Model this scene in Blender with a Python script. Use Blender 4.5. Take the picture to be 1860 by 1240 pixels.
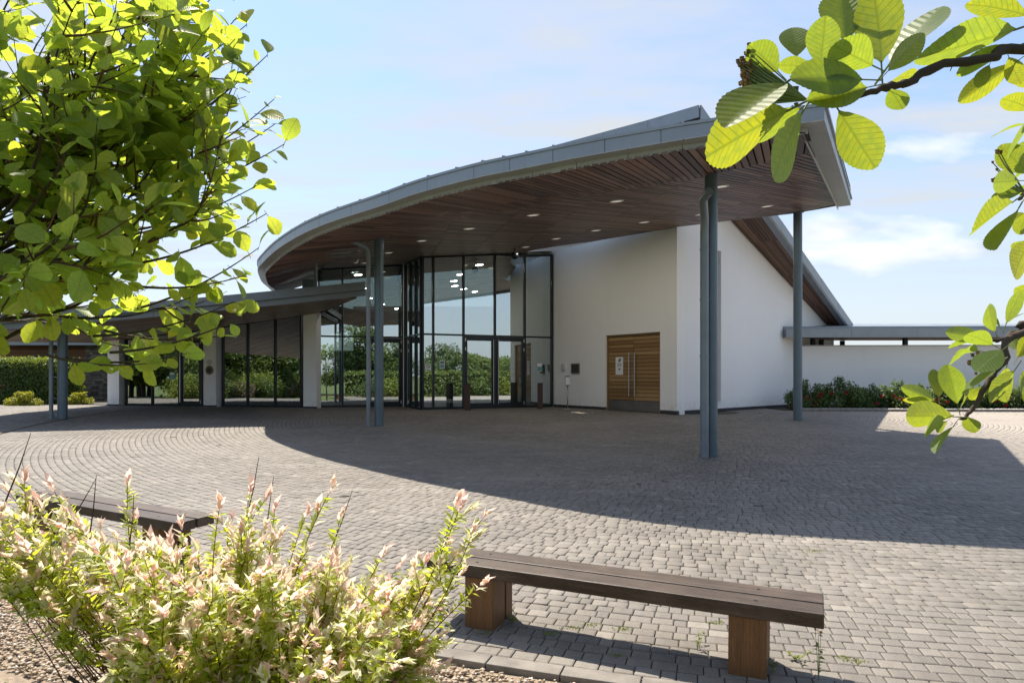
import bpy, math, random
import numpy as np
from mathutils import Vector, Matrix, Euler
random.seed(7); RNG = np.random.default_rng(7)
S = bpy.context.scene
for o in list(bpy.data.objects): bpy.data.objects.remove(o)
# ------------------------------------------------------------ camera
cam = bpy.data.cameras.new('camera'); cam_o = bpy.data.objects.new('camera', cam)
S.collection.objects.link(cam_o); S.camera = cam_o
CH = 1.85
cam_o.location = (0, 0, CH); cam_o.rotation_euler = (math.pi/2, 0, 0)
cam.sensor_width = 36; cam.lens = 24; cam.shift_y = 62/1860
cam.clip_start = 0.05; cam.clip_end = 3000
# ------------------------------------------------------------ light
SUN = Vector((-0.24, 0.53, 1.0)).normalized()      # towards the sun
elev = math.asin(SUN.z); azim = math.atan2(SUN.x, SUN.y)
sl = bpy.data.lights.new('sun', 'SUN'); sl.energy = 3.6; sl.angle = math.radians(0.5); sl.color = (1.0, 0.91, 0.78)
so = bpy.data.objects.new('sun', sl); S.collection.objects.link(so)
so.rotation_euler = SUN.to_track_quat('Z', 'Y').to_euler()
W = bpy.data.worlds.new('World'); S.world = W; W.use_nodes = True
def build_world():
    nt = W.node_tree; N = nt.nodes; L = nt.links; N.clear()
    out = N.new('ShaderNodeOutputWorld'); bg = N.new('ShaderNodeBackground'); bg.inputs[1].default_value = 0.092
    sky = N.new('ShaderNodeTexSky'); sky.sky_type = 'NISHITA'; sky.sun_disc = False
    sky.sun_elevation = elev; sky.sun_rotation = azim; sky.air_density = 1.0; sky.dust_density = 0.7; sky.ozone_density = 4.0
    tc = N.new('ShaderNodeTexCoord')
    def math_(op, a, b=None, clamp=False):
        m = N.new('ShaderNodeMath'); m.operation = op; m.use_clamp = clamp
        for i, v in enumerate((a, b)):
            if v is None: continue
            if isinstance(v, (int, float)): m.inputs[i].default_value = v
            else: L.new(v, m.inputs[i])
        return m.outputs[0]
    sep = N.new('ShaderNodeSeparateXYZ'); L.new(tc.outputs['Generated'], sep.inputs[0])
    x, y, z = sep.outputs
    # thin high cloud, streaked, on a flat layer: coordinates x/z, y/z
    zz = math_('MAXIMUM', z, 0.06)
    px = math_('DIVIDE', x, zz); py = math_('DIVIDE', y, zz)
    cmb = N.new('ShaderNodeCombineXYZ'); L.new(px, cmb.inputs[0]); L.new(py, cmb.inputs[1])
    n1 = N.new('ShaderNodeTexNoise'); n1.inputs['Scale'].default_value = 1.3; n1.inputs['Detail'].default_value = 7; n1.inputs['Roughness'].default_value = 0.55
    mp = N.new('ShaderNodeMapping'); mp.inputs['Scale'].default_value = (0.55, 1.1, 1); mp.inputs['Rotation'].default_value = (0, 0, 0.5)
    L.new(cmb.outputs[0], mp.inputs[0]); L.new(mp.outputs[0], n1.inputs['Vector'])
    r1 = N.new('ShaderNodeMapRange'); r1.inputs[1].default_value = 0.42; r1.inputs[2].default_value = 0.70; r1.inputs[3].default_value = 0.0; r1.inputs[4].default_value = 1.0
    L.new(n1.outputs['Fac'], r1.inputs[0])
    # low haze towards the horizon
    hz = N.new('ShaderNodeMapRange'); hz.inputs[1].default_value = 0.0; hz.inputs[2].default_value = 0.45; hz.inputs[3].default_value = 0.92; hz.inputs[4].default_value = 0.0
    L.new(z, hz.inputs[0])
    # small fair weather clouds: azimuth/elevation cells
    ym = math_('MAXIMUM', math_('ABSOLUTE', y), 0.05)
    ax = math_('DIVIDE', x, ym); az = math_('DIVIDE', z, ym)
    n2 = N.new('ShaderNodeTexNoise'); n2.inputs['Scale'].default_value = 9; n2.inputs['Detail'].default_value = 6
    cm2 = N.new('ShaderNodeCombineXYZ'); L.new(ax, cm2.inputs[0]); L.new(math_('MULTIPLY', az, 2.6), cm2.inputs[1]); L.new(cm2.outputs[0], n2.inputs['Vector'])
    tot = None
    for cx, cz, rx, rz, s in ((0.53, 0.185, 0.15, 0.034, 1.0), (0.47, 0.205, 0.06, 0.025, 0.9), (0.62, 0.335, 0.075, 0.018, 0.75), (-0.9, 0.3, 0.2, 0.05, 0.8), (1.3, 0.25, 0.2, 0.05, 0.9)):
        dx = math_('DIVIDE', math_('SUBTRACT', ax, cx), rx); dz = math_('DIVIDE', math_('SUBTRACT', az, cz), rz)
        d = math_('SQRT', math_('ADD', math_('MULTIPLY', dx, dx), math_('MULTIPLY', dz, dz)))
        v = math_('SUBTRACT', math_('ADD', 1.15, math_('MULTIPLY', math_('SUBTRACT', n2.outputs['Fac'], 0.5), 3.2)), d)
        v = math_('MULTIPLY', math_('MULTIPLY', v, 1.1, True), s)
        tot = v if tot is None else math_('MAXIMUM', tot, v)
    zf = N.new('ShaderNodeMapRange'); zf.inputs[1].default_value = 0.10; zf.inputs[2].default_value = 0.30; L.new(z, zf.inputs[0])
    fac = math_('ADD', math_('MULTIPLY', r1.outputs[0], zf.outputs[0]), hz.outputs[0], True)
    mix = N.new('ShaderNodeMix'); mix.data_type = 'RGBA'
    L.new(fac, mix.inputs['Factor']); L.new(sky.outputs[0], mix.inputs['A']); mix.inputs['B'].default_value = (3.4, 3.6, 3.85, 1)
    mx2 = N.new('ShaderNodeMix'); mx2.data_type = 'RGBA'; L.new(math_('MULTIPLY', tot, 0.8), mx2.inputs['Factor']); L.new(mix.outputs['Result'], mx2.inputs['A']); mx2.inputs['B'].default_value = (5.3, 5.3, 5.4, 1)
    L.new(mx2.outputs['Result'], bg.inputs[0]); L.new(bg.outputs[0], out.inputs[0])
build_world()
S.view_settings.view_transform = 'Standard'; S.view_settings.look = 'None'; S.view_settings.gamma = 1; S.view_settings.exposure = 1.25
S.view_settings.use_curve_mapping = False
S.render.engine = 'CYCLES'
S.cycles.max_bounces = 7; S.cycles.transparent_max_bounces = 10; S.cycles.diffuse_bounces = 4; S.cycles.glossy_bounces = 3; S.cycles.transmission_bounces = 4
S.cycles.caustics_reflective = False; S.cycles.caustics_refractive = False
W.cycles.sampling_method = 'MANUAL'; W.cycles.sample_map_resolution = 512

# ------------------------------------------------------------ helpers
COL = S.collection
def gz(y): return 0.03*min(max(y, 0.0), 22.0)
FL = 0.66
def P(u, v, y):                    # a point at depth y in front of the viewpoint
    return Vector(((u-930)/1240*y, y, CH+(682-v)/1240*y))
def put(name, me, parent=None, loc=None, rot=None):
    o = bpy.data.objects.new(name, me); COL.objects.link(o)
    if parent is not None: o.parent = parent
    if loc is not None: o.location = loc
    if rot is not None: o.rotation_euler = rot
    return o
def tag(o, label=None, cat=None, group=None, kind=None):
    if label: o['label'] = label
    if cat: o['category'] = cat
    if group: o['group'] = group
    if kind: o['kind'] = kind
    return o
def empty(name, label, cat, loc=(0, 0, 0), group=None):
    o = put(name, None); o.location = loc; o.empty_display_size = 0.2
    return tag(o, label, cat, group)
def mesh(name, vs, fs, mat, smooth=False, tone=None):
    me = bpy.data.meshes.new(name); me.from_pydata([tuple(v) for v in vs], [], fs); me.update()
    if mat is not None: me.materials.append(mat)
    if smooth: me.polygons.foreach_set('use_smooth', [True]*len(me.polygons))
    if tone is not None:
        a = me.attributes.new('tone', 'FLOAT', 'POINT'); a.data.foreach_set('value', tone)
    return me
def mesh_np(name, V, F, mat, smooth=False, attrs=None):
    V = np.asarray(V, np.float32).reshape(-1, 3); F = np.asarray(F, np.int32); k = F.shape[1]
    me = bpy.data.meshes.new(name)
    me.vertices.add(len(V)); me.vertices.foreach_set('co', V.ravel())
    me.loops.add(F.size); me.loops.foreach_set('vertex_index', F.ravel())
    me.polygons.add(len(F)); me.polygons.foreach_set('loop_start', np.arange(0, F.size, k, dtype=np.int32))
    me.polygons.foreach_set('loop_total', np.full(len(F), k, np.int32))
    if smooth: me.polygons.foreach_set('use_smooth', np.ones(len(F), bool))
    me.update(calc_edges=True)
    for nm, val in (attrs or {}).items():
        a = me.attributes.new(nm, 'FLOAT', 'POINT'); a.data.foreach_set('value', np.asarray(val, np.float32))
    if mat is not None: me.materials.append(mat)
    me.validate()
    return me
class MB:
    def __init__(s): s.v = []; s.f = []; s.t = []
    def add(s, vs, fs, tone=None):
        b = len(s.v); s.v += [tuple(v) for v in vs]; s.f += [tuple(i+b for i in f) for f in fs]
        s.t += [random.random() if tone is None else tone]*len(vs); return s
    def box(s, x0, x1, y0, y1, z0, z1, tone=None):
        return s.hexa([(x0, y0, z0), (x1, y0, z0), (x1, y1, z0), (x0, y1, z0), (x0, y0, z1), (x1, y0, z1), (x1, y1, z1), (x0, y1, z1)], tone)
    def hexa(s, p, tone=None):
        return s.add(p, [(0, 3, 2, 1), (4, 5, 6, 7), (0, 1, 5, 4), (1, 2, 6, 5), (2, 3, 7, 6), (3, 0, 4, 7)], tone)
    def bar(s, a, b, side, thick, nrm, depth, tone=None):
        """box from a to b: thick across 'side', depth along 'nrm' (both centred)"""
        a, b, side, nrm = Vector(a), Vector(b), Vector(side)*thick/2, Vector(nrm)*depth/2
        return s.hexa([a-side-nrm, a+side-nrm, a+side+nrm, a-side+nrm, b-side-nrm, b+side-nrm, b+side+nrm, b-side+nrm], tone)
    def wallquad(s, p0, p1, z00, z10, z01, z11, nrm, d0, d1):
        """vertical slab over plan segment p0-p1, bottom z00/z10, top z01/z11, from offset d0 to d1 along nrm"""
        p0, p1, n = Vector((p0[0], p0[1])), Vector((p1[0], p1[1])), Vector((nrm[0], nrm[1]))
        a, b, c, d = p0+n*d0, p1+n*d0, p1+n*d1, p0+n*d1
        return s.hexa([(a.x, a.y, z00), (b.x, b.y, z10), (c.x, c.y, z10), (d.x, d.y, z00), (a.x, a.y, z01), (b.x, b.y, z11), (c.x, c.y, z11), (d.x, d.y, z01)])
    def prism(s, poly, z0, z1, tone=None):
        n = len(poly)
        return s.add([(x, y, z0) for x, y in poly]+[(x, y, z1) for x, y in poly],
                     [tuple(range(n-1, -1, -1)), tuple(range(n, 2*n))]+[(i, (i+1) % n, n+(i+1) % n, n+i) for i in range(n)], tone)
    def tube(s, pts, rad, n=12, cap=True, tone=None):
        pts = [Vector(p) for p in pts]; m = len(pts)
        if not hasattr(rad, '__len__'): rad = [rad]*m
        vs = []; up = None
        for i, p in enumerate(pts):
            d = (pts[min(i+1, m-1)]-pts[max(i-1, 0)]).normalized()
            if up is None: up = d.orthogonal().normalized()
            up = (up-d*up.dot(d)); up = up.normalized() if up.length > 1e-6 else d.orthogonal().normalized()
            w = d.cross(up)
            vs += [p+(up*math.cos(2*math.pi*k/n)+w*math.sin(2*math.pi*k/n))*rad[i] for k in range(n)]
        fs = [(i*n+k, i*n+(k+1) % n, (i+1)*n+(k+1) % n, (i+1)*n+k) for i in range(m-1) for k in range(n)]
        if cap: fs += [tuple(range(n-1, -1, -1)), tuple(range((m-1)*n, m*n))]
        return s.add(vs, fs, tone)
    def lathe(s, prof, c, n=20, tone=None):
        vs = [(c[0]+r*math.cos(2*math.pi*k/n), c[1]+r*math.sin(2*math.pi*k/n), c[2]+z) for r, z in prof for k in range(n)]
        m = len(prof)
        fs = [(i*n+k, i*n+(k+1) % n, (i+1)*n+(k+1) % n, (i+1)*n+k) for i in range(m-1) for k in range(n)]
        fs += [tuple(range(n-1, -1, -1)), tuple(range((m-1)*n, m*n))]
        return s.add(vs, fs, tone)
    def mesh(s, name, mat, smooth=False): return mesh(name, s.v, s.f, mat, smooth, s.t)
    def build(s, name, mat, parent=None, smooth=False, bevel=0):
        o = put(name, s.mesh(name, mat, smooth), parent)
        if bevel:
            m = o.modifiers.new('bevel', 'BEVEL'); m.width = bevel; m.segments = 2; m.limit_method = 'ANGLE'
        return o
def smooth_by_angle(me, ang=0.6):
    me.polygons.foreach_set('use_smooth', [True]*len(me.polygons))
    try: me.set_sharp_from_angle(angle=ang)
    except Exception: pass
def catmull(pts, n):
    pts = [np.array(p, float) for p in pts]; out = []
    for i in range(len(pts)-1):
        p0, p1, p2, p3 = pts[max(i-1, 0)], pts[i], pts[i+1], pts[min(i+2, len(pts)-1)]
        for k in range(n):
            t = k/n
            out.append(0.5*(2*p1+(p2-p0)*t+(2*p0-5*p1+4*p2-p3)*t*t+(-p0+3*p1-3*p2+p3)*t**3))
    out.append(pts[-1]); return np.array(out)

# ------------------------------------------------------------ materials
class NB:
    def __init__(s, name):
        s.m = bpy.data.materials.new(name); s.m.use_nodes = True; s.nt = s.m.node_tree; s.N = s.nt.nodes; s.L = s.nt.links
        s.b = s.N['Principled BSDF']; s.out = s.N['Material Output']
    def n(s, t, **k):
        x = s.N.new(t)
        for a, b in k.items(): setattr(x, a, b)
        return x
    def link(s, a, b): s.L.new(a, b)
    def coord(s, kind='Object', scale=(1, 1, 1), rot=(0, 0, 0)):
        tc = s.n('ShaderNodeTexCoord'); mp = s.n('ShaderNodeMapping'); mp.inputs['Scale'].default_value = scale; mp.inputs['Rotation'].default_value = rot
        s.link(tc.outputs[kind], mp.inputs[0]); return mp.outputs[0]
    def noise(s, vec, scale, detail=4, rough=0.55, dist=0):
        x = s.n('ShaderNodeTexNoise'); x.inputs['Scale'].default_value = scale; x.inputs['Detail'].default_value = detail; x.inputs['Roughness'].default_value = rough; x.inputs['Distortion'].default_value = dist
        s.link(vec, x.inputs['Vector']); return x.outputs['Fac']
    def ramp(s, fac, stops):
        x = s.n('ShaderNodeValToRGB'); e = x.color_ramp.elements
        while len(e) < len(stops): e.new(0.5)
        for i, (p, c) in enumerate(stops): e[i].position = p; e[i].color = (*c, 1)
        s.link(fac, x.inputs[0]); return x.outputs[0]
    def rng(s, fac, a, b, c, d):
        x = s.n('ShaderNodeMapRange')
        for i, v in enumerate((a, b, c, d)): x.inputs[i+1].default_value = v
        s.link(fac, x.inputs[0]); return x.outputs[0]
    def mix(s, fac, a, b, mode='MIX'):
        x = s.n('ShaderNodeMix', data_type='RGBA', blend_type=mode)
        for v, i in ((fac, 'Factor'), (a, 'A'), (b, 'B')):
            if isinstance(v, (int, float)): x.inputs[i].default_value = v
            elif isinstance(v, tuple): x.inputs[i].default_value = (*v, 1)
            else: s.link(v, x.inputs[i])
        return x.outputs['Result']
    def math(s, op, a, b=0.0):
        x = s.n('ShaderNodeMath', operation=op)
        for i, v in enumerate((a, b)):
            if isinstance(v, (int, float)): x.inputs[i].default_value = v
            else: s.link(v, x.inputs[i])
        return x.outputs[0]
    def tone(s):
        a = s.n('ShaderNodeAttribute', attribute_name='tone'); o = s.n('ShaderNodeObjectInfo')
        return s.math('FRACT', s.math('ADD', a.outputs['Fac'], o.outputs['Random']))
    def bump(s, h, strength=0.3, dist=0.01):
        x = s.n('ShaderNodeBump'); x.inputs['Strength'].default_value = strength; x.inputs['Distance'].default_value = dist
        s.link(h, x.inputs['Height']); s.link(x.outputs[0], s.b.inputs['Normal'])
    def set(s, col=None, rough=None, metal=None, spec=None):
        for v, i in ((col, 'Base Color'), (rough, 'Roughness'), (metal, 'Metallic'), (spec, 'Specular IOR Level')):
            if v is None: continue
            if isinstance(v, tuple): s.b.inputs[i].default_value = (*v, 1)
            elif isinstance(v, (int, float)): s.b.inputs[i].default_value = v
            else: s.link(v, s.b.inputs[i])
        return s.m
def M_plain(name, col, rough=0.5, metal=0.0, var=0.12, scale=3.0, spec=0.5):
    b = NB(name); v = b.coord(); f = b.noise(v, scale, 5); f2 = b.noise(v, scale*14, 3)
    c = b.mix(b.rng(f, 0.3, 0.7, 0, 1), tuple(x*(1-var) for x in col), tuple(min(1, x*(1+var)) for x in col))
    b.set(c, b.rng(f2, 0.3, 0.7, rough*0.85, min(1, rough*1.15)), metal, spec)
    return b.m
def M_render():
    b = NB('white_render'); v = b.coord(); f = b.noise(v, 0.6, 6); f2 = b.noise(v, 90, 3)
    vs = b.coord(scale=(2.5, 2.5, 0.25)); st = b.noise(vs, 1.6, 5)
    c = b.mix(b.rng(f, 0.3, 0.75, 0, 1), (0.93, 0.93, 0.935), (0.90, 0.90, 0.905))
    c = b.mix(b.rng(st, 0.55, 0.85, 0, 0.10), c, (0.55, 0.54, 0.51)); geo = b.n('ShaderNodeNewGeometry'); sz = b.n('ShaderNodeSeparateXYZ'); b.link(geo.outputs['Position'], sz.inputs[0]); c = b.mix(b.math('MULTIPLY', b.rng(sz.outputs[2], 0.75, 1.15, 0.4, 0), b.rng(b.noise(v, 9, 5), 0.35, 0.7, 0, 1)), c, (0.42, 0.39, 0.34)); b.set(c, 0.85, 0, 0.25); b.bump(f2, 0.15, 0.003); return b.m
def M_zinc(name, col, rough=0.42):
    b = NB(name); v = b.coord(); f = b.noise(v, 2.2, 6); vs = b.coord(scale=(3, 3, 0.6)); st = b.noise(vs, 4, 5)
    t = b.tone()
    c = b.mix(b.rng(f, 0.3, 0.7, 0, 1), tuple(x*0.9 for x in col), tuple(x*1.1 for x in col))
    c = b.mix(b.rng(t, 0, 1, 0.0, 0.25), c, tuple(x*0.72 for x in col))
    c = b.mix(b.rng(st, 0.5, 0.8, 0, 0.2), c, tuple(x*0.6 for x in col)); b.set(c, b.rng(f, 0.3, 0.7, rough*0.8, rough*1.2), 0.35, 0.5); return b.m
def M_wood(name, stops, scale=(1, 1, 1), rot=0.0, rough=0.6, gscale=8, wear=None, spec=0.4, tw=0.6):
    """grain runs along local X turned by rot"""
    b = NB(name); v = b.coord(scale=scale, rot=(0, 0, -rot)); g = b.noise(v, gscale, 6, 0.6, 0.4); t = b.tone()
    cmb = b.math('ADD', b.math('MULTIPLY', g, 1-tw), b.math('MULTIPLY', t, tw))
    c = b.ramp(cmb, stops)
    fine = b.noise(b.coord(scale=tuple(x*4 for x in scale), rot=(0, 0, -rot)), gscale*2, 4)
    c = b.mix(b.rng(fine, 0.38, 0.66, 0.0, 0.6), c, tuple(x*0.45 for x in stops[0][1]))
    if wear:
        w = b.noise(b.coord(), 2.3, 6); c = b.mix(b.rng(w, 0.45, 0.75, 0, 0.5), c, wear)
    b.set(c, b.rng(g, 0.3, 0.7, rough*0.8, rough*1.2), 0, spec); b.bump(fine, 0.25, 0.004); return b.m
def M_paver():
    b = NB('paver_concrete'); v = b.coord('Object'); t = b.tone()
    geo = b.n('ShaderNodeNewGeometry'); pos = geo.outputs['Position']
    big = b.noise(pos, 0.45, 5, 0.6); big2 = b.noise(pos, 1.7, 4); fine = b.noise(pos, 160, 3, 0.7); mid = b.noise(pos, 30, 4)
    c = b.ramp(t, [(0.0, (0.105, 0.091, 0.075)), (0.25, (0.132, 0.115, 0.096)), (0.8, (0.156, 0.137, 0.114)), (0.95, (0.195, 0.172, 0.144)), (1.0, (0.27, 0.24, 0.20))])
    c = b.mix(b.rng(big, 0.38, 0.7, 0.0, 0.55), c, (0.30, 0.272, 0.235))
    c = b.mix(b.rng(big2, 0.54, 0.74, 0.0, 0.5), c, (0.12, 0.115, 0.102))
    c = b.mix(b.rng(mid, 0.4, 0.7, 0.0, 0.3), c, (0.14, 0.13, 0.115))
    c = b.mix(b.rng(fine, 0.42, 0.7, 0.0, 0.45), c, (0.32, 0.30, 0.27))
    c = b.mix(b.rng(fine, 0.25, 0.42, 0.6, 0.0), c, (0.06, 0.056, 0.05))
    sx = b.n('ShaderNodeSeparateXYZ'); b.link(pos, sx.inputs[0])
    scuff = b.noise(b.coord(scale=(0.35, 2.2, 1), rot=(0, 0, 0.35)), 1.1, 6, 0.65); c = b.mix(b.rng(scuff, 0.55, 0.72, 0, 0.55), c, (0.31, 0.285, 0.25))
    c = b.mix(b.rng(b.noise(pos, 0.9, 5, 0.6), 0.56, 0.68, 0, 0.45), c, (0.095, 0.086, 0.075))
    pale = b.math('MULTIPLY', b.rng(sx.outputs[0], 8.5, 12.5, 0, 0.8), b.rng(big, 0.2, 0.8, 0.85, 1.0)); c = b.mix(pale, c, (0.40, 0.355, 0.31))  # paler to the right: grazing sun sheen and bounce put into the colour
    moss = b.math('MULTIPLY', b.rng(b.noise(pos, 2.6, 5), 0.6, 0.75, 0, 1), b.rng(b.noise(pos, 22, 4), 0.4, 0.7, 0, 0.8))
    c = b.mix(moss, c, (0.075, 0.085, 0.03))
    b.set(c, b.rng(mid, 0.3, 0.7, 0.55, 0.85), 0, 0.4); b.bump(b.math('ADD', fine, b.math('MULTIPLY', mid, 0.6)), 0.5, 0.004); return b.m
def M_joint():
    b = NB('joint_sand'); geo = b.n('ShaderNodeNewGeometry'); pos = geo.outputs['Position']
    f = b.noise(pos, 3.0, 6); f2 = b.noise(pos, 120, 3)
    c = b.mix(b.rng(f, 0.5, 0.68, 0, 0.75), (0.105, 0.092, 0.074), (0.095, 0.105, 0.03)); c = b.mix(b.rng(f2, 0.4, 0.7, 0, 0.5), c, (0.13, 0.115, 0.09))
    b.set(c, 0.95, 0, 0.1); return b.m
def M_leaf(name, top, trans, under=None, gloss=0.35, tfac=0.5, veins=False, var=0.35, hot=None):
    b = NB(name); t = b.tone(); v = b.coord(); f = b.noise(v, 14, 4)
    def shade(col):
        c = b.mix(b.rng(t, 0, 1, 0, var), col, tuple(x*0.45 for x in col))
        return b.mix(b.rng(f, 0.4, 0.7, 0, var*0.7), c, tuple(min(1, x*1.35+0.01) for x in col))
    ct = shade(top); tr = shade(trans)
    if hot is not None: tr = b.mix(b.rng(t, 0.4, 1, 0, 0.8), tr, hot)
    if under is not None:
        g = b.n('ShaderNodeNewGeometry'); ct = b.mix(g.outputs['Backfacing'], ct, shade(under))
    if veins:
        uv = b.n('ShaderNodeUVMap'); sp = b.n('ShaderNodeSeparateXYZ'); b.link(uv.outputs[0], sp.inputs[0])
        ax = b.math('ABSOLUTE', b.math('SUBTRACT', sp.outputs[0], 0.5))
        ph = b.math('SUBTRACT', b.math('MULTIPLY', sp.outputs[1], 11.0), b.math('MULTIPLY', ax, 9.0))
        w = b.math('ABSOLUTE', b.math('SUBTRACT', b.math('FRACT', ph), 0.5))          # 0 in the vein
        vein = b.rng(w, 0.02, 0.12, 1, 0); midr = b.rng(ax, 0.0, 0.022, 1, 0); vv = b.math('MAXIMUM', vein, midr)
        ct = b.mix(b.math('MULTIPLY', vv, 0.45), ct, (0.32, 0.38, 0.14)); tr = b.mix(b.math('MULTIPLY', vv, 0.8), tr, tuple(x*0.48 for x in trans))
        net = b.n('ShaderNodeTexVoronoi', feature='DISTANCE_TO_EDGE'); net.inputs['Scale'].default_value = 55; b.link(uv.outputs[0], net.inputs['Vector'])
        tr = b.mix(b.rng(net.outputs['Distance'], 0.0, 0.12, 0.22, 0), tr, tuple(x*0.5 for x in trans))
        b.bump(w, 0.3, 0.003)
        spot = b.noise(uv.outputs[0], 9, 5, 0.6); tr = b.mix(b.rng(spot, 0.42, 0.72, 0, 0.55), tr, tuple(x*y for x, y in zip(trans, (0.45, 0.62, 1.5)))); br = b.noise(b.coord(), 34, 3); tr = b.mix(b.rng(br, 0.72, 0.78, 0, 0.7), tr, (0.16, 0.08, 0.02)); ct = b.mix(b.rng(br, 0.72, 0.78, 0, 0.8), ct, (0.14, 0.08, 0.03))
    b.set(ct, gloss, 0, 0.5)
    tb = b.n('ShaderNodeBsdfTranslucent'); b.link(tr, tb.inputs[0])
    ms = b.n('ShaderNodeMixShader'); ms.inputs[0].default_value = tfac
    b.link(b.b.outputs[0], ms.inputs[1]); b.link(tb.outputs[0], ms.inputs[2]); b.link(ms.outputs[0], b.out.inputs[0]); return b.m
def M_glass():
    b = NB('window_glass'); N = b.N
    tr = b.n('ShaderNodeBsdfTransparent'); tr.inputs[0].default_value = (0.55, 0.62, 0.60, 1)
    gl = b.n('ShaderNodeBsdfGlossy'); gl.inputs['Roughness'].default_value = 0.0; gl.inputs[0].default_value = (0.86, 0.93, 0.95, 1)
    fr = b.n('ShaderNodeFresnel'); fr.inputs[0].default_value = 1.9
    fac = b.math('MINIMUM', b.math('ADD', b.math('MULTIPLY', fr.outputs[0], 1.5), 0.36), 1.0)
    n = b.noise(b.coord(), 0.7, 2); bp = b.n('ShaderNodeBump'); bp.inputs['Strength'].default_value = 0.03; bp.inputs['Distance'].default_value = 0.03; b.link(n, bp.inputs['Height']); b.link(bp.outputs[0], gl.inputs['Normal'])
    ms = b.n('ShaderNodeMixShader'); b.link(fac, ms.inputs[0]); b.link(tr.outputs[0], ms.inputs[1]); b.link(gl.outputs[0], ms.inputs[2]); b.link(ms.outputs[0], b.out.inputs[0]); return b.m
def M_emit(name, col, s):
    b = NB(name); b.b.inputs['Base Color'].default_value = (*col, 1); b.b.inputs['Emission Color'].default_value = (*col, 1); b.b.inputs['Emission Strength'].default_value = s; return b.m
def M_attr(name, attr, stops, tstops, tfac=0.5, rough=0.5):
    b = NB(name); a = b.n('ShaderNodeAttribute', attribute_name=attr); t = b.tone()
    c = b.ramp(a.outputs['Fac'], stops); tc = b.ramp(a.outputs['Fac'], tstops)
    c = b.mix(b.rng(t, 0, 1, 0, 0.4), c, (0.05, 0.08, 0.012), 'MULTIPLY') if False else b.mix(b.rng(t, 0, 1, 0, 0.22), c, (0.03, 0.05, 0.008))
    b.set(c, rough, 0, 0.4); tb = b.n('ShaderNodeBsdfTranslucent'); b.link(tc, tb.inputs[0]); ms = b.n('ShaderNodeMixShader'); ms.inputs[0].default_value = tfac
    b.link(b.b.outputs[0], ms.inputs[1]); b.link(tb.outputs[0], ms.inputs[2]); b.link(ms.outputs[0], b.out.inputs[0]); return b.m
def M_tone(name, stops, rough=0.8, fine=40):
    b = NB(name); t = b.tone(); v = b.coord(); f = b.noise(v, fine, 4)
    c = b.ramp(t, stops); c = b.mix(b.rng(f, 0.35, 0.7, 0, 0.4), c, tuple(x*0.55 for x in stops[0][1])); b.set(c, rough, 0, 0.3); b.bump(f, 0.3, 0.005); return b.m

m_render = M_render(); m_zinc = M_zinc('zinc_fascia', (0.27, 0.30, 0.335)); m_zincl = M_zinc('zinc_pale', (0.40, 0.40, 0.385), 0.5)
m_col = M_plain('column_paint', (0.105, 0.15, 0.185), 0.38, 0.2, 0.1); m_pipe = M_plain('downpipe_paint', (0.20, 0.235, 0.265), 0.4, 0.2, 0.12)
m_frame = M_plain('dark_frame', (0.016, 0.021, 0.027), 0.35, 0.3, 0.15); m_steel = M_plain('brushed_steel', (0.45, 0.45, 0.44), 0.4, 1.0, 0.08, 20)
SOFF = [(0.12, (0.064, 0.030, 0.021)), (0.42, (0.155, 0.078, 0.055)), (0.68, (0.27, 0.15, 0.108)), (0.92, (0.44, 0.29, 0.22))]
A_OUT = math.radians(90-22); A_IN = math.radians(90-43)
m_soff_o = M_wood('soffit_timber_outer', SOFF, (0.6, 14, 1), A_OUT, 0.5); m_soff_i = M_wood('soffit_timber_inner', SOFF, (0.6, 14, 1), A_IN, 0.42, spec=0.6)
m_soff_v = M_wood('verge_timber', [(0.2, (0.075, 0.036, 0.022)), (0.55, (0.17, 0.088, 0.056)), (0.9, (0.30, 0.18, 0.12))], (0.6, 14, 1), math.atan2(0.672, 0.741), 0.5)
m_dark = M_plain('dark_void', (0.012, 0.011, 0.010), 0.9); m_plinth = M_plain('plinth', (0.035, 0.037, 0.04), 0.7)
m_oak = M_wood('oak_boards', [(0.2, (0.27, 0.155, 0.062)), (0.55, (0.42, 0.26, 0.115)), (0.9, (0.54, 0.355, 0.175))], (1, 1, 9), 0, 0.5, 5)
m_paver = M_paver(); m_joint = M_joint(); m_glass = M_glass()
m_edge = M_plain('edging_concrete', (0.20, 0.18, 0.155), 0.85, 0, 0.3, 6)
m_bench = M_wood('bench_hardwood', [(0.15, (0.020, 0.0125, 0.0085)), (0.45, (0.055, 0.036, 0.025)), (0.85, (0.18, 0.128, 0.092))], (0.9, 34, 12), 0, 0.5, 3, wear=(0.16, 0.115, 0.085), tw=0.15)
m_bleg = M_wood('bench_leg_oak', [(0.2, (0.085, 0.036, 0.012)), (0.5, (0.20, 0.095, 0.036)), (0.85, (0.33, 0.18, 0.075))], (26, 26, 0.8), 0, 0.6, 3, tw=0.2)
m_bark = M_tone('bark', [(0, (0.05, 0.035, 0.028)), (1, (0.11, 0.075, 0.058))], 0.85, 60)
m_white = M_plain('white_paint', (0.78, 0.78, 0.77), 0.6, 0, 0.03); m_paper = M_plain('paper', (0.8, 0.81, 0.82), 0.7, 0, 0.02)
m_ink = M_plain('printed_grey', (0.16, 0.17, 0.19), 0.7); m_teal = M_plain('printed_teal', (0.12, 0.33, 0.40), 0.6); m_green = M_plain('printed_green', (0.10, 0.22, 0.16), 0.6)
m_brass = M_plain('bronze', (0.16, 0.10, 0.055), 0.4, 0.6); m_bollard = M_plain('bollard_timber', (0.055, 0.022, 0.016), 0.55, 0, 0.25, 9)
m_lamp = M_emit('downlight_glow', (1.0, 0.93, 0.82), 0.12); m_lampi = M_emit('inside_lamp', (1.0, 0.82, 0.5), 0.9)
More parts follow.
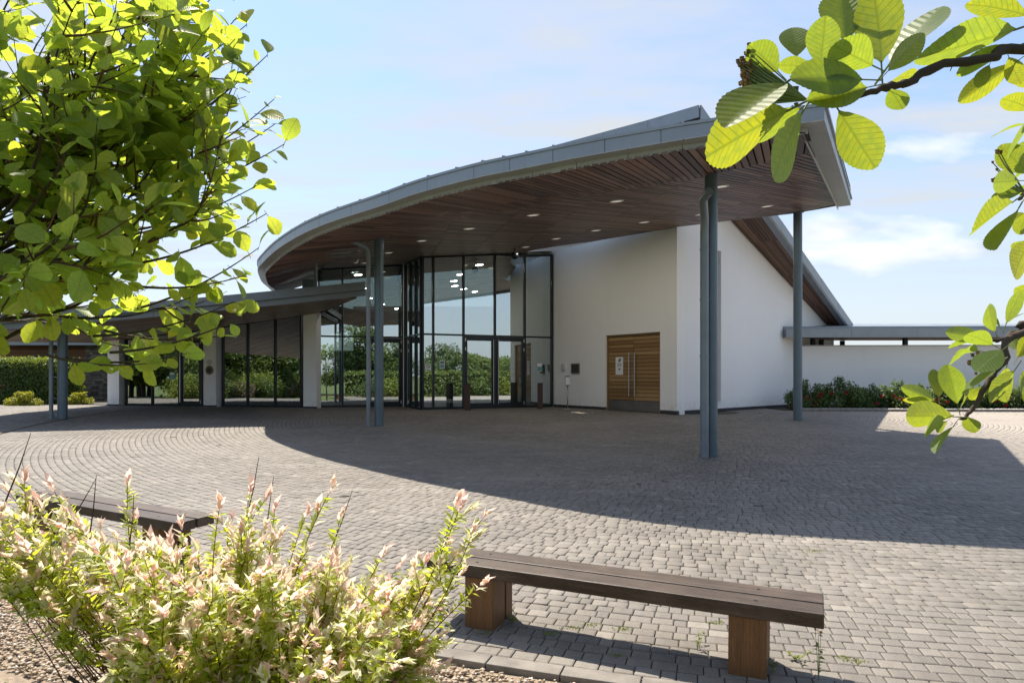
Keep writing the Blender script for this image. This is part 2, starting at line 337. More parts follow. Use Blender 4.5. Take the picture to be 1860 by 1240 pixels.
m_inwall = M_plain('inside_wall', (0.36, 0.34, 0.30), 0.9); m_infloor = M_plain('inside_floor', (0.10, 0.095, 0.09), 0.35); m_curtain = M_plain('curtain_cloth', (0.20, 0.15, 0.125), 0.9, 0, 0.2)
m_clad = M_wood('cedar_cladding', [(0.2, (0.16, 0.07, 0.035)), (0.55, (0.27, 0.135, 0.075)), (0.9, (0.36, 0.20, 0.12))], (0.7, 1, 16), 0, 0.7, 5)
m_stone = M_tone('dry_stone', [(0, (0.10, 0.09, 0.075)), (0.5, (0.20, 0.175, 0.14)), (1, (0.32, 0.28, 0.22))], 0.9, 12)
m_soil = M_plain('soil', (0.045, 0.033, 0.024), 0.95, 0, 0.3, 12); m_gravel = M_tone('gravel_stones', [(0, (0.30, 0.22, 0.14)), (0.4, (0.48, 0.37, 0.25)), (0.8, (0.62, 0.52, 0.40)), (1, (0.74, 0.68, 0.60))], 0.7, 12)
m_lawn = M_plain('lawn', (0.085, 0.12, 0.028), 0.9, 0, 0.3, 4); m_road = M_plain('tarmac', (0.13, 0.13, 0.13), 0.9, 0, 0.15, 3)
m_grass = M_leaf('grass_blades', (0.12, 0.17, 0.035), (0.30, 0.36, 0.06), None, 0.5, 0.45)
m_leafL = M_leaf('whitebeam_leaf_small', (0.11, 0.18, 0.045), (0.60, 0.73, 0.06), (0.24, 0.30, 0.14), 0.4, 0.70, True, 0.38, (0.86, 0.85, 0.06))
m_leafR = M_leaf('whitebeam_leaf_large', (0.075, 0.135, 0.03), (0.40, 0.50, 0.03), (0.22, 0.27, 0.13), 0.5, 0.52, True, 0.45, (0.60, 0.58, 0.02))
m_hedge = M_leaf('hedge_leaf', (0.075, 0.13, 0.03), (0.34, 0.42, 0.03), None, 0.45, 0.35, False, 0.5)
m_euon = M_leaf('golden_shrub_leaf', (0.34, 0.36, 0.035), (0.45, 0.45, 0.03), None, 0.5, 0.4)
m_rose = M_leaf('rose_leaf', (0.10, 0.165, 0.05), (0.22, 0.31, 0.06), None, 0.5, 0.35, False, 0.5)
m_red = M_leaf('rose_petal', (0.42, 0.012, 0.025), (0.5, 0.02, 0.03), None, 0.6, 0.3)
m_pinkf = M_leaf('pink_petal', (0.55, 0.25, 0.32), (0.5, 0.2, 0.25), None, 0.6, 0.3); m_farleaf = M_leaf('garden_leaf', (0.14, 0.20, 0.05), (0.32, 0.40, 0.06), None, 0.5, 0.3, False, 0.6)
m_farleaf2 = M_leaf('garden_leaf_dark', (0.085, 0.135, 0.04), (0.22, 0.28, 0.05), None, 0.5, 0.3, False, 0.6); m_farleaf3 = M_leaf('garden_leaf_lime', (0.19, 0.25, 0.045), (0.36, 0.42, 0.05), None, 0.5, 0.35, False, 0.5)
m_yflower = M_plain('yellow_petal', (0.75, 0.45, 0.02), 0.6)
m_berry = M_tone('withered_flower', [(0, (0.10, 0.085, 0.04)), (0.5, (0.22, 0.12, 0.05)), (1, (0.42, 0.22, 0.10))], 0.8, 80)
m_willow = M_attr('willow_leaf', 'pink',
    [(0.0, (0.16, 0.24, 0.03)), (0.42, (0.42, 0.49, 0.07)), (0.68, (0.86, 0.84, 0.66)), (1.0, (0.90, 0.66, 0.62))],
    [(0.0, (0.50, 0.60, 0.02)), (0.42, (0.80, 0.82, 0.08)), (0.68, (0.95, 0.92, 0.68)), (1.0, (0.96, 0.68, 0.60))], 0.58)
m_twig = M_tone('red_twig', [(0, (0.09, 0.035, 0.02)), (1, (0.20, 0.085, 0.035))], 0.6, 60)

# ------------------------------------------------------------ ground
def strip_sheet(name, mat, x0, x1, ys, dz):
    vs = []; fs = []
    for y in ys: vs += [(x0, y, gz(y)+dz), (x1, y, gz(y)+dz)]
    fs = [(2*i, 2*i+1, 2*i+3, 2*i+2) for i in range(len(ys)-1)]
    return tag(put(name, mesh(name, vs, fs, mat)), kind='structure')
strip_sheet('ground', m_lawn, -900, 900, [-900, 0, 22, 900], -0.09)
RC = (6.2, 22.4); RE = 19.38                       # paving laid in rings about RC, its kerb at RE
def ringpt(R, a): return (RC[0]+R*math.cos(a), RC[1]+R*math.sin(a))
def build_paving():
    poly = [ringpt(RE, math.radians(d)) for d in range(186, 331, 4)]
    out = [(-40, poly[0][1])]+poly+[(40, poly[-1][1]), (40, 22), (-40, 22)]
    vs = []
    n = len(out)
    # triangulated as a fan of columns so that the bed follows the fall of the ground
    b = MB()
    for p, q in zip(poly[:-1], poly[1:]):
        b.add([(p[0], p[1], gz(p[1])-0.014), (q[0], q[1], gz(q[1])-0.014), (q[0], 22, FL-0.014), (p[0], 22, FL-0.014)], [(0, 1, 2, 3)], 0.5)
    for x0, x1, y0 in ((-40, poly[0][0], poly[0][1]), (poly[-1][0], 40, poly[-1][1])):
        if x1 > x0: b.add([(x0, y0, gz(y0)-0.014), (x1, y0, gz(y0)-0.014), (x1, 22, FL-0.014), (x0, 22, FL-0.014)], [(0, 1, 2, 3)], 0.5)
    b.add([(-40, 22, FL-0.014), (40, 22, FL-0.014), (40, 40, FL-0.014), (-40, 40, FL-0.014)], [(0, 1, 2, 3)], 0.5)
    pav = tag(b.build('paving', m_joint), kind='structure')
    sh = MB(); sh.add([(5, -8, -0.004), (60, -8, -0.004), (60, 4, 0.117), (4, 4, 0.117), (4, 0, -0.003), (60, 0, -0.003)], [(0, 1, 5, 4), (4, 5, 2, 3)], 0.5)
    for sgn in (-1, 1):
        ys = [4.0, 8, 12, 16, 22, 30] if sgn > 0 else [12.0, 16, 22, 30]
        for y0, y1 in zip(ys[:-1], ys[1:]):
            xa, xb = 0.76*y0+0.95, 0.76*y1+0.95; X = 60
            sh.add([(sgn*xa, y0, gz(y0)-0.003), (sgn*X, y0, gz(y0)-0.003), (sgn*X, y1, gz(y1)-0.003), (sgn*xb, y1, gz(y1)-0.003)], [(0, 1, 2, 3)], 0.5)
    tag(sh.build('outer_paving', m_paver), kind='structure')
    W = 0.115; gap = 0.0068
    recs = []
    for i in range(int(33/W)):
        R = RE-0.135-W/2-i*W if i < int((RE-1.0)/W) else RE+W/2+(i-int((RE-1.0)/W))*W
        if R < 1.2 or R > 33: continue
        nl = int(2*math.pi*R/0.105)+4
        L = RNG.choice([0.09, 0.118, 0.15], nl, p=[0.3, 0.4, 0.3])
        a = np.cumsum(L)/R; k = a < 2*math.pi
        a, L = a[k]-L[k]/2/R+RNG.random()*6.28, L[k]
        x, y = RC[0]+R*np.cos(a), RC[1]+R*np.sin(a)
        ok = (np.abs(x) < 0.76*y+1.0) & (y > 3.3) & (y < 27.6) & ((R < RE) | (y > 11.8)) & ~((y > 26.6-0.46*(x-1)) & (x < 1.4) & (x > -3)) & ~((x > 9.2) & (y > 23.2))
        for A, l, X, Y in zip(a[ok], L[ok], x[ok], y[ok]): recs.append((X, Y, A, l))
    recs = np.array(recs)
    inview = (np.abs(recs[:, 0]) < 0.752*recs[:, 1]) & (recs[:, 1] > 3.84)
    hidden = (recs[:, 0] < -0.4-0.35*(recs[:, 1]-3.8)) & (recs[:, 1] < 6.5)
    cand = np.where(inview & ~hidden)[0]; near = cand[np.argsort(recs[cand, 1])][:300]
    isn = np.zeros(len(recs), bool); isn[near] = True
    def proto(lx, ly, d=0.0045, c=0.007):
        vs = []
        for sx, sy in ((-1, -1), (1, -1), (1, 1), (-1, 1)): vs.append((sx*(lx/2-c), sy*(ly/2-c), 0))
        for sx, sy in ((-1, -1), (1, -1), (1, 1), (-1, 1)): vs.append((sx*lx/2, sy*ly/2, -d))
        for sx, sy in ((-1, -1), (1, -1), (1, 1), (-1, 1)): vs.append((sx*lx/2, sy*ly/2, -0.04))
        fs = [(0, 1, 2, 3)]+[(4+i, 4+(i+1) % 4, (i+1) % 4, i) for i in range(4)]+[(8+i, 8+(i+1) % 4, 4+(i+1) % 4, 4+i) for i in range(4)]
        return np.array(vs), np.array(fs)
    V0, F0 = proto(1, 1)
    far = recs[~isn]; n = len(far)
    V = np.zeros((n, 12, 3)); lx = W-gap; ly = far[:, 3]-gap
    c = 0.007
    sg = np.array([(-1, -1), (1, -1), (1, 1), (-1, 1)])
    jit = RNG.normal(0, 0.0022, (n, 2))
    for ring, (ins, z) in enumerate(((c, 0), (0, -0.0045), (0, -0.04))):
        for j, (sx, sy) in enumerate(sg):
            r_ = sx*(lx/2-ins)+jit[:, 0]; t_ = sy*(ly/2-ins)+jit[:, 1]
            V[:, ring*4+j, 0] = far[:, 0]+r_*np.cos(far[:, 2])-t_*np.sin(far[:, 2])
            V[:, ring*4+j, 1] = far[:, 1]+r_*np.sin(far[:, 2])+t_*np.cos(far[:, 2]); V[:, ring*4+j, 2] = z
    tilt = RNG.normal(0, 0.009, (n, 2)); dz = RNG.normal(0, 0.0016, n)
    V[:, :, 2] += dz[:, None]+(V[:, :, 0]-far[:, None, 0])*tilt[:, None, 0]+(V[:, :, 1]-far[:, None, 1])*tilt[:, None, 1]
    V[:, :, 2] += 0.03*np.clip(V[:, :, 1], 0, 22)
    F = (F0[None]+(np.arange(n)*12)[:, None, None]).reshape(-1, 4)
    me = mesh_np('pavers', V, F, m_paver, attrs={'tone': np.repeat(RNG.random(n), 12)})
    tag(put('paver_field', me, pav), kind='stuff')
    protos = {}
    for i in near:
        X, Y, A, l = recs[i]; key = round(l, 3)
        if key not in protos:
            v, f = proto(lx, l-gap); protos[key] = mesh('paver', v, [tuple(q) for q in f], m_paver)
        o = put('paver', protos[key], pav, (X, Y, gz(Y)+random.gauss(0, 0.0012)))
        e = Euler((random.gauss(0.0, 0.006), random.gauss(0, 0.006), A+random.gauss(0, 0.006))); o.rotation_euler = (Matrix.Rotation(0.03, 4, 'X') @ e.to_matrix().to_4x4()).to_euler()
    # kerb of long edging stones, laid flush
    a = math.radians(225); i = 0
    while a < math.radians(300):
        l = 0.46; da = l/RE; a0, a1 = a+0.004/RE, a+da-0.004/RE
        e = MB(); q = []
        for R in (RE-0.125, RE):
            for aa in (a0, a1): x, y = ringpt(R, aa); q.append((x, y, gz(y)))
        p = [q[0], q[1], q[3], q[2]]
        e.hexa([(x, y, z-0.15) for x, y, z in p]+[(x, y, z+0.004) for x, y, z in p])
        e.build('edging_stone', m_edge, pav, bevel=0.006); a += da
build_paving()
# gravel strip and lawn on the near side of the kerb
m_gbed = M_plain('gravel_fines', (0.26, 0.20, 0.14), 0.95, 0, 0.3, 30)
def near_bed():
    b = MB(); R1 = RE+0.02; R2 = RE+1.25
    for d in range(200, 331, 3):
        q = []
        for R, dz in ((R1, -0.035), (R2, -0.035)):
            for dd in (d, d+3): x, y = ringpt(R, math.radians(dd)); q.append((x, y, gz(y)+dz))
        b.add([q[0], q[1], q[3], q[2]], [(0, 1, 2, 3)], 0.5)
    tag(b.build('gravel_bed', m_gbed), kind='structure')
    # pebbles
    n = 30000; a = np.radians(RNG.uniform(221, 272, n)); R = RE+0.03+RNG.random(n)**1.0*1.1
    x, y = RC[0]+R*np.cos(a), RC[1]+R*np.sin(a); keep = y > 2.7; x, y = x[keep], y[keep]; n = len(x)
    ico = np.array([(0, 0, 1), (0.9, 0, 0.25), (0.28, 0.85, 0.3), (-0.72, 0.53, 0.2), (-0.72, -0.53, 0.3), (0.28, -0.85, 0.2), (0, 0, -0.6)])
    fc = np.array([(0, 1, 2), (0, 2, 3), (0, 3, 4), (0, 4, 5), (0, 5, 1), (6, 2, 1), (6, 3, 2), (6, 4, 3), (6, 5, 4), (6, 1, 5)])
    s = RNG.uniform(0.010, 0.026, n); sq = RNG.uniform(0.5, 1, (n, 3)); sq[:, 2] *= 0.8; th = RNG.random(n)*6.28
    V = ico[None]*sq[:, None]*(1+RNG.normal(0, 0.12, (n, 7, 3)))*s[:, None, None]
    V = np.stack([V[..., 0]*np.cos(th)[:, None]-V[..., 1]*np.sin(th)[:, None], V[..., 0]*np.sin(th)[:, None]+V[..., 1]*np.cos(th)[:, None], V[..., 2]], -1)
    V[..., 0] += x[:, None]; V[..., 1] += y[:, None]; V[..., 2] += (0.03*y-0.028+RNG.uniform(0, 0.014, n))[:, None]
    F = (fc[None]+(np.arange(n)*7)[:, None, None]).reshape(-1, 3)
    tag(put('gravel', mesh_np('gravel', V, F, m_gravel, attrs={'tone': np.repeat(RNG.random(n), 7)})), 'buff gravel along the paving kerb beneath the pink willow', 'gravel', kind='stuff')
    # lawn beyond the gravel
    n = 16000; a = np.radians(RNG.uniform(221, 258, n)); R = RE+1.1+RNG.random(n)*2.0
    x, y = RC[0]+R*np.cos(a), RC[1]+R*np.sin(a); keep = (y > 2.5); x, y = x[keep], y[keep]; n = len(x)
    h = RNG.uniform(0.04, 0.09, n); th = RNG.random(n)*6.28; w = 0.0035; lx, ly = RNG.normal(0, 0.02, n), RNG.normal(0, 0.02, n); z = 0.03*y-0.09
    V = np.zeros((n, 3, 3)); V[:, 0] = np.stack([x-w*np.cos(th), y-w*np.sin(th), z], -1); V[:, 1] = np.stack([x+w*np.cos(th), y+w*np.sin(th), z], -1); V[:, 2] = np.stack([x+lx, y+ly, z+h], -1)
    tag(put('lawn_grass', mesh_np('lawn_grass', V, np.arange(3*n).reshape(-1, 3), m_grass, attrs={'tone': np.repeat(RNG.random(n), 3)})), 'short lawn grass behind the pink willow', 'grass', kind='stuff')
near_bed()

# ------------------------------------------------------------ canopy
PA, PB, PC = 4.12, 0.079, 0.0896
def plane(x, y): return PA+PB*x+PC*y
TOP = [(4.21, 9.2, 5.5), (2.76, 9.5, 5.40), (1.8, 9.68, 5.30), (0.88, 9.92, 5.21), (0.08, 10.38, 5.19), (-0.61, 10.88, 5.2), (-1.61, 11.78, 5.21), (-2.54, 12.6, 5.15),
       (-3.67, 13.8, 5.16), (-4.63, 14.9, 5.12), (-5.65, 16.28, 5.03), (-6.55, 17.75, 4.92), (-7.08, 19, 4.99), (-7.79, 21, 5.15), (-8.79, 24, 5.35), (-10, 28, 5.67), (-11.5, 33, 6.05)]
CRE = [(4.95, 11.2), (4.07, 12.05), (3.4, 12.75), (2.3, 13.3), (1.2, 13.9), (0, 14.75), (-1.1, 15.55), (-2.3, 16.5), (-3.4, 17.7), (-4.6, 19.6), (-5.8, 22.2), (-7, 25), (-8.2, 28.3), (-9.6, 33)]
def clip_rect(poly, c, ax, ay, hx, hy):
    """clip polygon (subject) by a rotated rectangle"""
    for n, h in ((ax, hx), (-ax, hx), (ay, hy), (-ay, hy)):
        out = []; m = len(poly)
        for i in range(m):
            p, q = poly[i], poly[(i+1) % m]; dp, dq = (p-c).dot(n)-h, (q-c).dot(n)-h
            if dp <= 0: out.append(p)
            if dp*dq < 0: out.append(p+(q-p)*(dp/(dp-dq)))
        poly = out
        if len(poly) < 3: return []
    return poly
def area(p): return abs(sum(p[i].x*p[(i+1) % len(p)].y-p[(i+1) % len(p)].x*p[i].y for i in range(len(p))))/2
def lay_boards(poly, ang, zf, width, pitch, length, skew=0.0, th=0.022):
    """boards across a plan polygon -> list of (distance, verts, faces)"""
    poly = [Vector(p) for p in poly]; ax = Vector((math.cos(ang), math.sin(ang))); ay = Vector((-ax.y, ax.x))
    us = [p.dot(ax) for p in poly]; vs = [p.dot(ay) for p in poly]; res = []
    j0, j1 = math.floor(min(vs)/pitch), math.ceil(max(vs)/pitch)
    for j in range(j0, j1+1):
        v = (j+0.5)*pitch; off = v*skew+(0.0 if j % 2 else 0.04)
        i0, i1 = math.floor((min(us)-off)/length)-1, math.ceil((max(us)-off)/length)+1
        for i in range(i0, i1+1):
            u = (i+0.5)*length+off; c = ax*u+ay*v
            q = clip_rect(poly, c, ax, ay, length/2-0.006, width/2)
            if len(q) < 3 or area(q) < 0.004: continue
            r = []
            for p in q:
                if not r or (p-r[-1]).length > 0.004: r.append(p)
            if len(r) > 3 and (r[0]-r[-1]).length < 0.004: r.pop()
            if len(r) < 3: continue
            if sum(r[k].x*r[(k+1) % len(r)].y-r[(k+1) % len(r)].x*r[k].y for k in range(len(r))) < 0: r.reverse()
            m = len(r); dz = random.uniform(0, 0.004)
            V = [(p.x, p.y, zf(p.x, p.y)-dz) for p in r]+[(p.x, p.y, zf(p.x, p.y)+th) for p in r]
            F = [tuple(range(m-1, -1, -1)), tuple(range(m, 2*m))]+[(k, (k+1) % m, m+(k+1) % m, m+k) for k in range(m)]
            res.append((c.length, V, F))
    return res
def emit_boards(boards, parent, mat, n_ind, name='soffit_board', rest='soffit_boards_far'):
    boards = sorted(boards, key=lambda b: b[0]); rb = MB()
    for k, (d, V, F) in enumerate(boards):
        if k < n_ind:
            b = MB(); b.add(V, F); b.build(name, mat, parent)
        else: rb.add(V, F)
    if rb.v: tag(rb.build(rest, mat, parent), kind='stuff')
def build_canopy():
    root = empty('entrance_canopy', 'large curved entrance canopy with grey metal edge and dark timber soffit', 'canopy', (2, 15, 5))
    root.location = (0, 0, 0)
    T = catmull(TOP, 6)                                   # outer top edge, right front corner first
    n = len(T); tang = np.gradient(T[:, :2], axis=0); tang /= np.linalg.norm(tang, axis=1)[:, None]
    inn = np.stack([tang[:, 1], -tang[:, 0]], -1)        # inward (to the right of travel, which runs right to left)
    ctr = np.array([0.0, 22.0]); flip = np.sign(((ctr-T[:, :2])*inn).sum(1)); inn *= flip[:, None]
    UP, LEDGE, LOW = 0.20, 0.20, 0.10
    prof = [(0.0, 0.0), (0.0, -UP), (LEDGE, -UP-0.005), (LEDGE, -UP-LOW)]
    def rail(k): 
        o, dz = prof[k]; return np.column_stack([T[:, :2]+inn*o, T[:, 2]+dz])
    rails = [rail(k) for k in range(4)]
    # right hand edge, straight, mitred to the front
    C0, C1 = np.array((4.21, 9.2, 5.5)), np.array((9.08, 18.3, 6.62)); e = (C1-C0)[:2]; e /= np.linalg.norm(e); rin = np.array((-e[1], e[0]))
    RL = 0.30
    front_t = tang[0]
    def redge(k, s):
        o, dz = prof[k]; o = o*RL/LEDGE if o else 0
        p = C0+(C1-C0)*s; return np.array((p[0]+rin[0]*o, p[1]+rin[1]*o, p[2]+dz))
    # mitre: intersection of offset front line and offset right line
    def mitre(k):
        o, dz = prof[k]; oo = o*RL/LEDGE
        A = C0[:2]+inn[0]*o; B = C0[:2]+rin*oo; M = np.array([[front_t[0], -e[0]], [front_t[1], -e[1]]])
        s = np.linalg.solve(M, B-A); q = A+front_t*s[0]; return np.array((q[0], q[1], C0[2]+dz))
    for k in range(4): rails[k][0] = mitre(k)
    Lr = rails[3]
    # metal panels between rails, split where the seams are
    step = 5; seams = list(range(0, n-1, step))+[n-1]
    def panel(name, mat, ra, rb, i0, i1, off):
        b = MB(); g = 0.004
        A, B = ra[i0:i1+1].copy(), rb[i0:i1+1].copy()
        for arr in (A, B):
            d = arr[1]-arr[0]; arr[0] += d/np.linalg.norm(d)*g; d = arr[-2]-arr[-1]; arr[-1] += d/np.linalg.norm(d)*g
        m = len(A); nv = np.cross(A[1]-A[0], B[0]-A[0]); nv /= np.linalg.norm(nv); th = -0.012 if np.dot(nv, np.append(-inn[i0], 0.4 if off else 0)) > 0 else 0.012
        back = nv*th
        vs = list(A)+list(B)+[a+back for a in A]+[a+back for a in B]
        fs = [(i, i+1, m+i+1, m+i) for i in range(m-1)]+[(2*m+i, 3*m+i, 3*m+i+1, 2*m+i+1) for i in range(m-1)]
        fs += [(i, 2*m+i, 2*m+i+1, i+1) for i in range(m-1)]+[(m+i, m+i+1, 3*m+i+1, 3*m+i) for i in range(m-1)]+[(0, m, 3*m, 2*m), (m-1, 3*m-1, 4*m-1, 2*m-1)]
        b.add(vs, fs); o = b.build(name, mat, root)
        smooth_by_angle(o.data, 0.4); return o
    for a, b_ in zip(seams[:-1], seams[1:]): panel('fascia_panel', m_zinc, rails[0], rails[1], a, b_, 0)
    seams2 = [0]+list(range(3, n-1, step))+[n-1]
    for a, b_ in zip(seams2[:-1], seams2[1:]):
        panel('ledge_panel', m_zincl, rails[1], rails[2], a, b_, 1); panel('lower_fascia_panel', m_zincl, rails[2], rails[3], a, b_, 0)
    m = 12; RR = []
    for k in range(4):
        r = np.array([redge(k, s) for s in np.linspace(0, 1, m*2+1)]); r[0] = mitre(k); RR.append(r)
    inn_save = inn.copy(); inn[:] = rin
    for i in range(m):
        a, b_ = 2*i, 2*i+2
        panel('fascia_panel', m_zinc, RR[0], RR[1], a, b_, 0); panel('ledge_panel', m_zincl, RR[1], RR[2], a, b_, 1); panel('lower_fascia_panel', m_zincl, RR[2], RR[3], a, b_, 0)
    inn[:] = inn_save
    # drip trim along the top of the edge and seam ends
    tr = MB()
    ext = T[:, :2]-inn*0.018
    vs = []
    for i in range(n): vs += [(ext[i, 0], ext[i, 1], T[i, 2]-0.02), (ext[i, 0], ext[i, 1], T[i, 2]+0.022), (T[i, 0]+inn[i, 0]*0.2, T[i, 1]+inn[i, 1]*0.2, T[i, 2]+0.022), (T[i, 0]+inn[i, 0]*0.2, T[i, 1]+inn[i, 1]*0.2, T[i, 2]-0.0)]
    tr.add(vs, [(4*i+k, 4*i+(k+1) % 4, 4*i+4+(k+1) % 4, 4*i+4+k) for i in range(n-1) for k in range(4)], 0.3)
    tr.build('edge_trim', m_zinc, root)
    er = MB(); p, q = C0, C1; sd = Vector((-rin[0], -rin[1], 0)); er.bar(Vector(p)+Vector((0, 0, 0.0))+sd*0.01, Vector(q)+sd*0.01+Vector((e[0], e[1], 0))*0.15, sd, 0.05, (0, 0, 1), 0.05); er.build('edge_trim', m_zinc, root)
    for i in range(2, n-20, 3):
        b = MB(); p = Vector(T[i]); w = Vector((inn[i, 0], inn[i, 1], 0)); b.bar(p+w*0.0+Vector((0, 0, 0.035)), p+w*2.5+Vector((0, 0, 0.4)), Vector((tang[i, 0], tang[i, 1], 0)), 0.025, (0, 0, 1), 0.03); b.build('standing_seam', m_zinc, root)
    # soffit
    K = catmull([(x, y, plane(x, y)) for x, y in CRE], 6)
    def zband(x, y):
        p = np.array((x, y)); dk = np.linalg.norm(K[:, :2]-p, axis=1).min(); dl_ = np.linalg.norm(Lr[:, :2]-p, axis=1); j = dl_.argmin(); dl = dl_[j]
        dip = plane(*Lr[j, :2])-Lr[j, 2]; w = dk/(dk+dl+1e-6); return plane(x, y)-dip*w
    rL = RR[3]
    band = [tuple(p[:2]) for p in Lr[:-8]]+[tuple(p[:2]) for p in K[:-8][::-1]]+[tuple(p[:2]) for p in rL[5:0:-1] if p[1] < 11.1]
    OPEN = [(0.41, 25.50), (0.7, 24.9), (0.99, 24.49), (1.5, 24.05), (2.1, 23.65), (2.83, 23.27)]
    kk = [tuple(p[:2]) for p in K if p[1] < 25.0]
    inner = kk+[(-6.9, 25.1), (-7.2, 25.36), (-4.22, 26.25), (-3.2, 23.72)]+OPEN+[(5.02, 21.0), (5.0, 20.72), (6.4, 20.14), (8.0, 19.62), (8.5, 19.0), (8.74, 18.22)]+[tuple(p[:2]) for p in rL[::-1] if 11.25 < p[1] < 18.2]
    bo = lay_boards(band, A_OUT, zband, 0.096, 0.122, 4.2); bi = lay_boards(inner, A_IN, plane, 0.094, 0.122, 1.75, skew=0.75)
    allb = sorted([(d, 0, V, F) for d, V, F in bo]+[(d, 1, V, F) for d, V, F in bi], key=lambda t: t[0])
    cut = allb[299][0]
    emit_boards([b for b in bo], root, m_soff_o, sum(1 for b in bo if b[0] <= cut)); emit_boards(bi, root, m_soff_i, sum(1 for b in bi if b[0] <= cut))
    # deck above the boards, and the metal roof
    d = MB(); z = 0.05
    nn = len(K)
    for i in range(n-1):
        j0 = int(np.linalg.norm(K[:, :2]-Lr[i, :2], axis=1).argmin()); j1 = int(np.linalg.norm(K[:, :2]-Lr[i+1, :2], axis=1).argmin())
        d.add([Lr[i]+(0, 0, z), Lr[i+1]+(0, 0, z), K[j1]+(0, 0, z), K[j0]+(0, 0, z)], [(0, 1, 2, 3)] if j0 != j1 else [(0, 1, 2)])
    for i in range(len(rL)-1):
        if rL[i][1] < 11.5: d.add([rL[i]+(0, 0, z), rL[i+1]+(0, 0, z), K[0]+(0, 0, z)], [(0, 1, 2)])
    kall = [tuple(p[:2]) for p in K]
    pol = kall+[(1.7, 33.0), (1.62, 26.2)]+OPEN+[(5.02, 21.0), (5.0, 20.72), (6.4, 20.14), (8.0, 19.62), (8.5, 19.0), (8.74, 18.22)]+[tuple(p[:2]) for p in rL[::-1] if 11.25 < p[1] < 18.2]
    d.add([(x, y, plane(x, y)+z) for x, y in pol], [tuple(range(len(pol)))], 0.5)
    d.build('deck', m_dark, root)
    r = MB(); zz = 0.42
    for i in range(n-1):
        j0 = int(np.linalg.norm(K[:, :2]-T[i, :2], axis=1).argmin()); j1 = int(np.linalg.norm(K[:, :2]-T[i+1, :2], axis=1).argmin())
        r.add([T[i], T[i+1], K[j1]+(0, 0, zz), K[j0]+(0, 0, zz)], [(0, 1, 2, 3)] if j0 != j1 else [(0, 1, 2)])
    pol2 = kall+[(1.7, 33.0), (1.62, 26.2)]+OPEN+[(5.02, 21.0), (5.0, 20.72), (6.4, 20.14), (8.0, 19.62), (9.08, 18.3), (5.6, 11.8)]
    r.add([(x, y, plane(x, y)+zz) for x, y in pol2], [tuple(range(len(pol2)))], 0.5)
    r.add([tuple(C0), (5.6, 11.8, 5.82), (9.08, 18.3, 6.62), tuple(K[0]+np.array((0, 0, zz)))], [(0, 1, 3)], 0.5)
    r.build('roof_sheet', m_zinc, root)
    # edge of the free back side
    be = MB(); bp = [(9.08, 18.3), (8.6, 19.1), (8.05, 19.7), (6.42, 20.2), (5.02, 20.8)]
    for p, q in zip(bp[:-1], bp[1:]):
        nv = Vector((q[1]-p[1], -(q[0]-p[0]))).normalized(); be.wallquad(p, q, plane(*p)-0.01, plane(*q)-0.01, plane(*p)+0.40, plane(*q)+0.40, (-nv.x, -nv.y), 0.0, 0.03)
    be.build('rear_fascia', m_zinc, root)
    bw = MB()
    for p, q in zip(OPEN[:-1], OPEN[1:]):
        nv = Vector((q[1]-p[1], -(q[0]-p[0]))).normalized(); bw.wallquad(p, q, plane(*p)-0.005, plane(*q)-0.005, plane(*p)+0.42, plane(*q)+0.42, nv, 0.0, 0.02)
    bw.build('rooflight_upstand', m_white, root)
    # fins across the open slot by the chapel wall
    for s in np.linspace(0.03, 0.97, 9):
        w0 = Vector((2.83, 23.27)).lerp(Vector((1.55, 25.95)), s); j = min(int(s*(len(OPEN)-1)), len(OPEN)-2); f = s*(len(OPEN)-1)-j
        p0 = Vector(OPEN[::-1][j]).lerp(Vector(OPEN[::-1][j+1]), f)
        if (w0-p0).length < 0.08: continue
        za, zb = plane(*p0)+0.10, plane(*w0)+0.10; dd = (w0-p0).normalized()
        b = MB(); b.bar((p0.x, p0.y, za), (w0.x+dd.x*0.15, w0.y+dd.y*0.15, zb), (-dd.y, dd.x, 0), 0.05, (0, 0, 1), 0.16); b.build('rooflight_fin', m_white, root)
    # downlights
    PX = [(852, 414.6), (766, 436.7), (706, 458.5), (663, 477), (644, 493), (910, 462), (955, 448), (968, 390), (1120, 364.7), (1310, 338), (1010, 433), (1082, 418), (1170, 403), (1273, 389), (1393, 374)]
    lm = MB(); lm.lathe([(0.155, 0.0), (0.155, -0.008), (0.12, -0.012)], (0, 0, 0), 24); rim = lm.mesh('downlight', m_white)
    gm = MB(); gm.lathe([(0.115, -0.0125), (0.06, -0.016)], (0, 0, 0), 24); glow = gm.mesh('diffuser', m_lamp)
    ry = math.atan(PB); rx = math.atan(PC)
    for u, v in PX:
        s, t = (u-930)/1240, (682-v)/1240; Y = (PA-CH)/(t-PB*s-PC); X = s*Y
        o = put('downlight', rim, root, (X, Y, plane(X, Y)-0.006), (rx, -ry, 0)); put('diffuser', glow, o)
        ld = bpy.data.lights.get('downlight_lamp')
        if ld is None: ld = bpy.data.lights.new('downlight_lamp', 'AREA'); ld.shape = 'DISK'; ld.size = 0.30; ld.energy = 5.0; ld.color = (1.0, 0.92, 0.80)
        put('lamp', ld, o, (0, 0, -0.022))
    cc = P(935, 456, 23.4); b = MB(); b.lathe([(0.02, 0.30), (0.02, 0.05), (0.13, 0.04), (0.14, -0.08), (0.08, -0.15), (0.02, -0.17)], (cc.x, cc.y, plane(cc.x, cc.y)-0.22), 16); b.build('camera_dome', m_frame, root, True)
    return K
build_canopy()

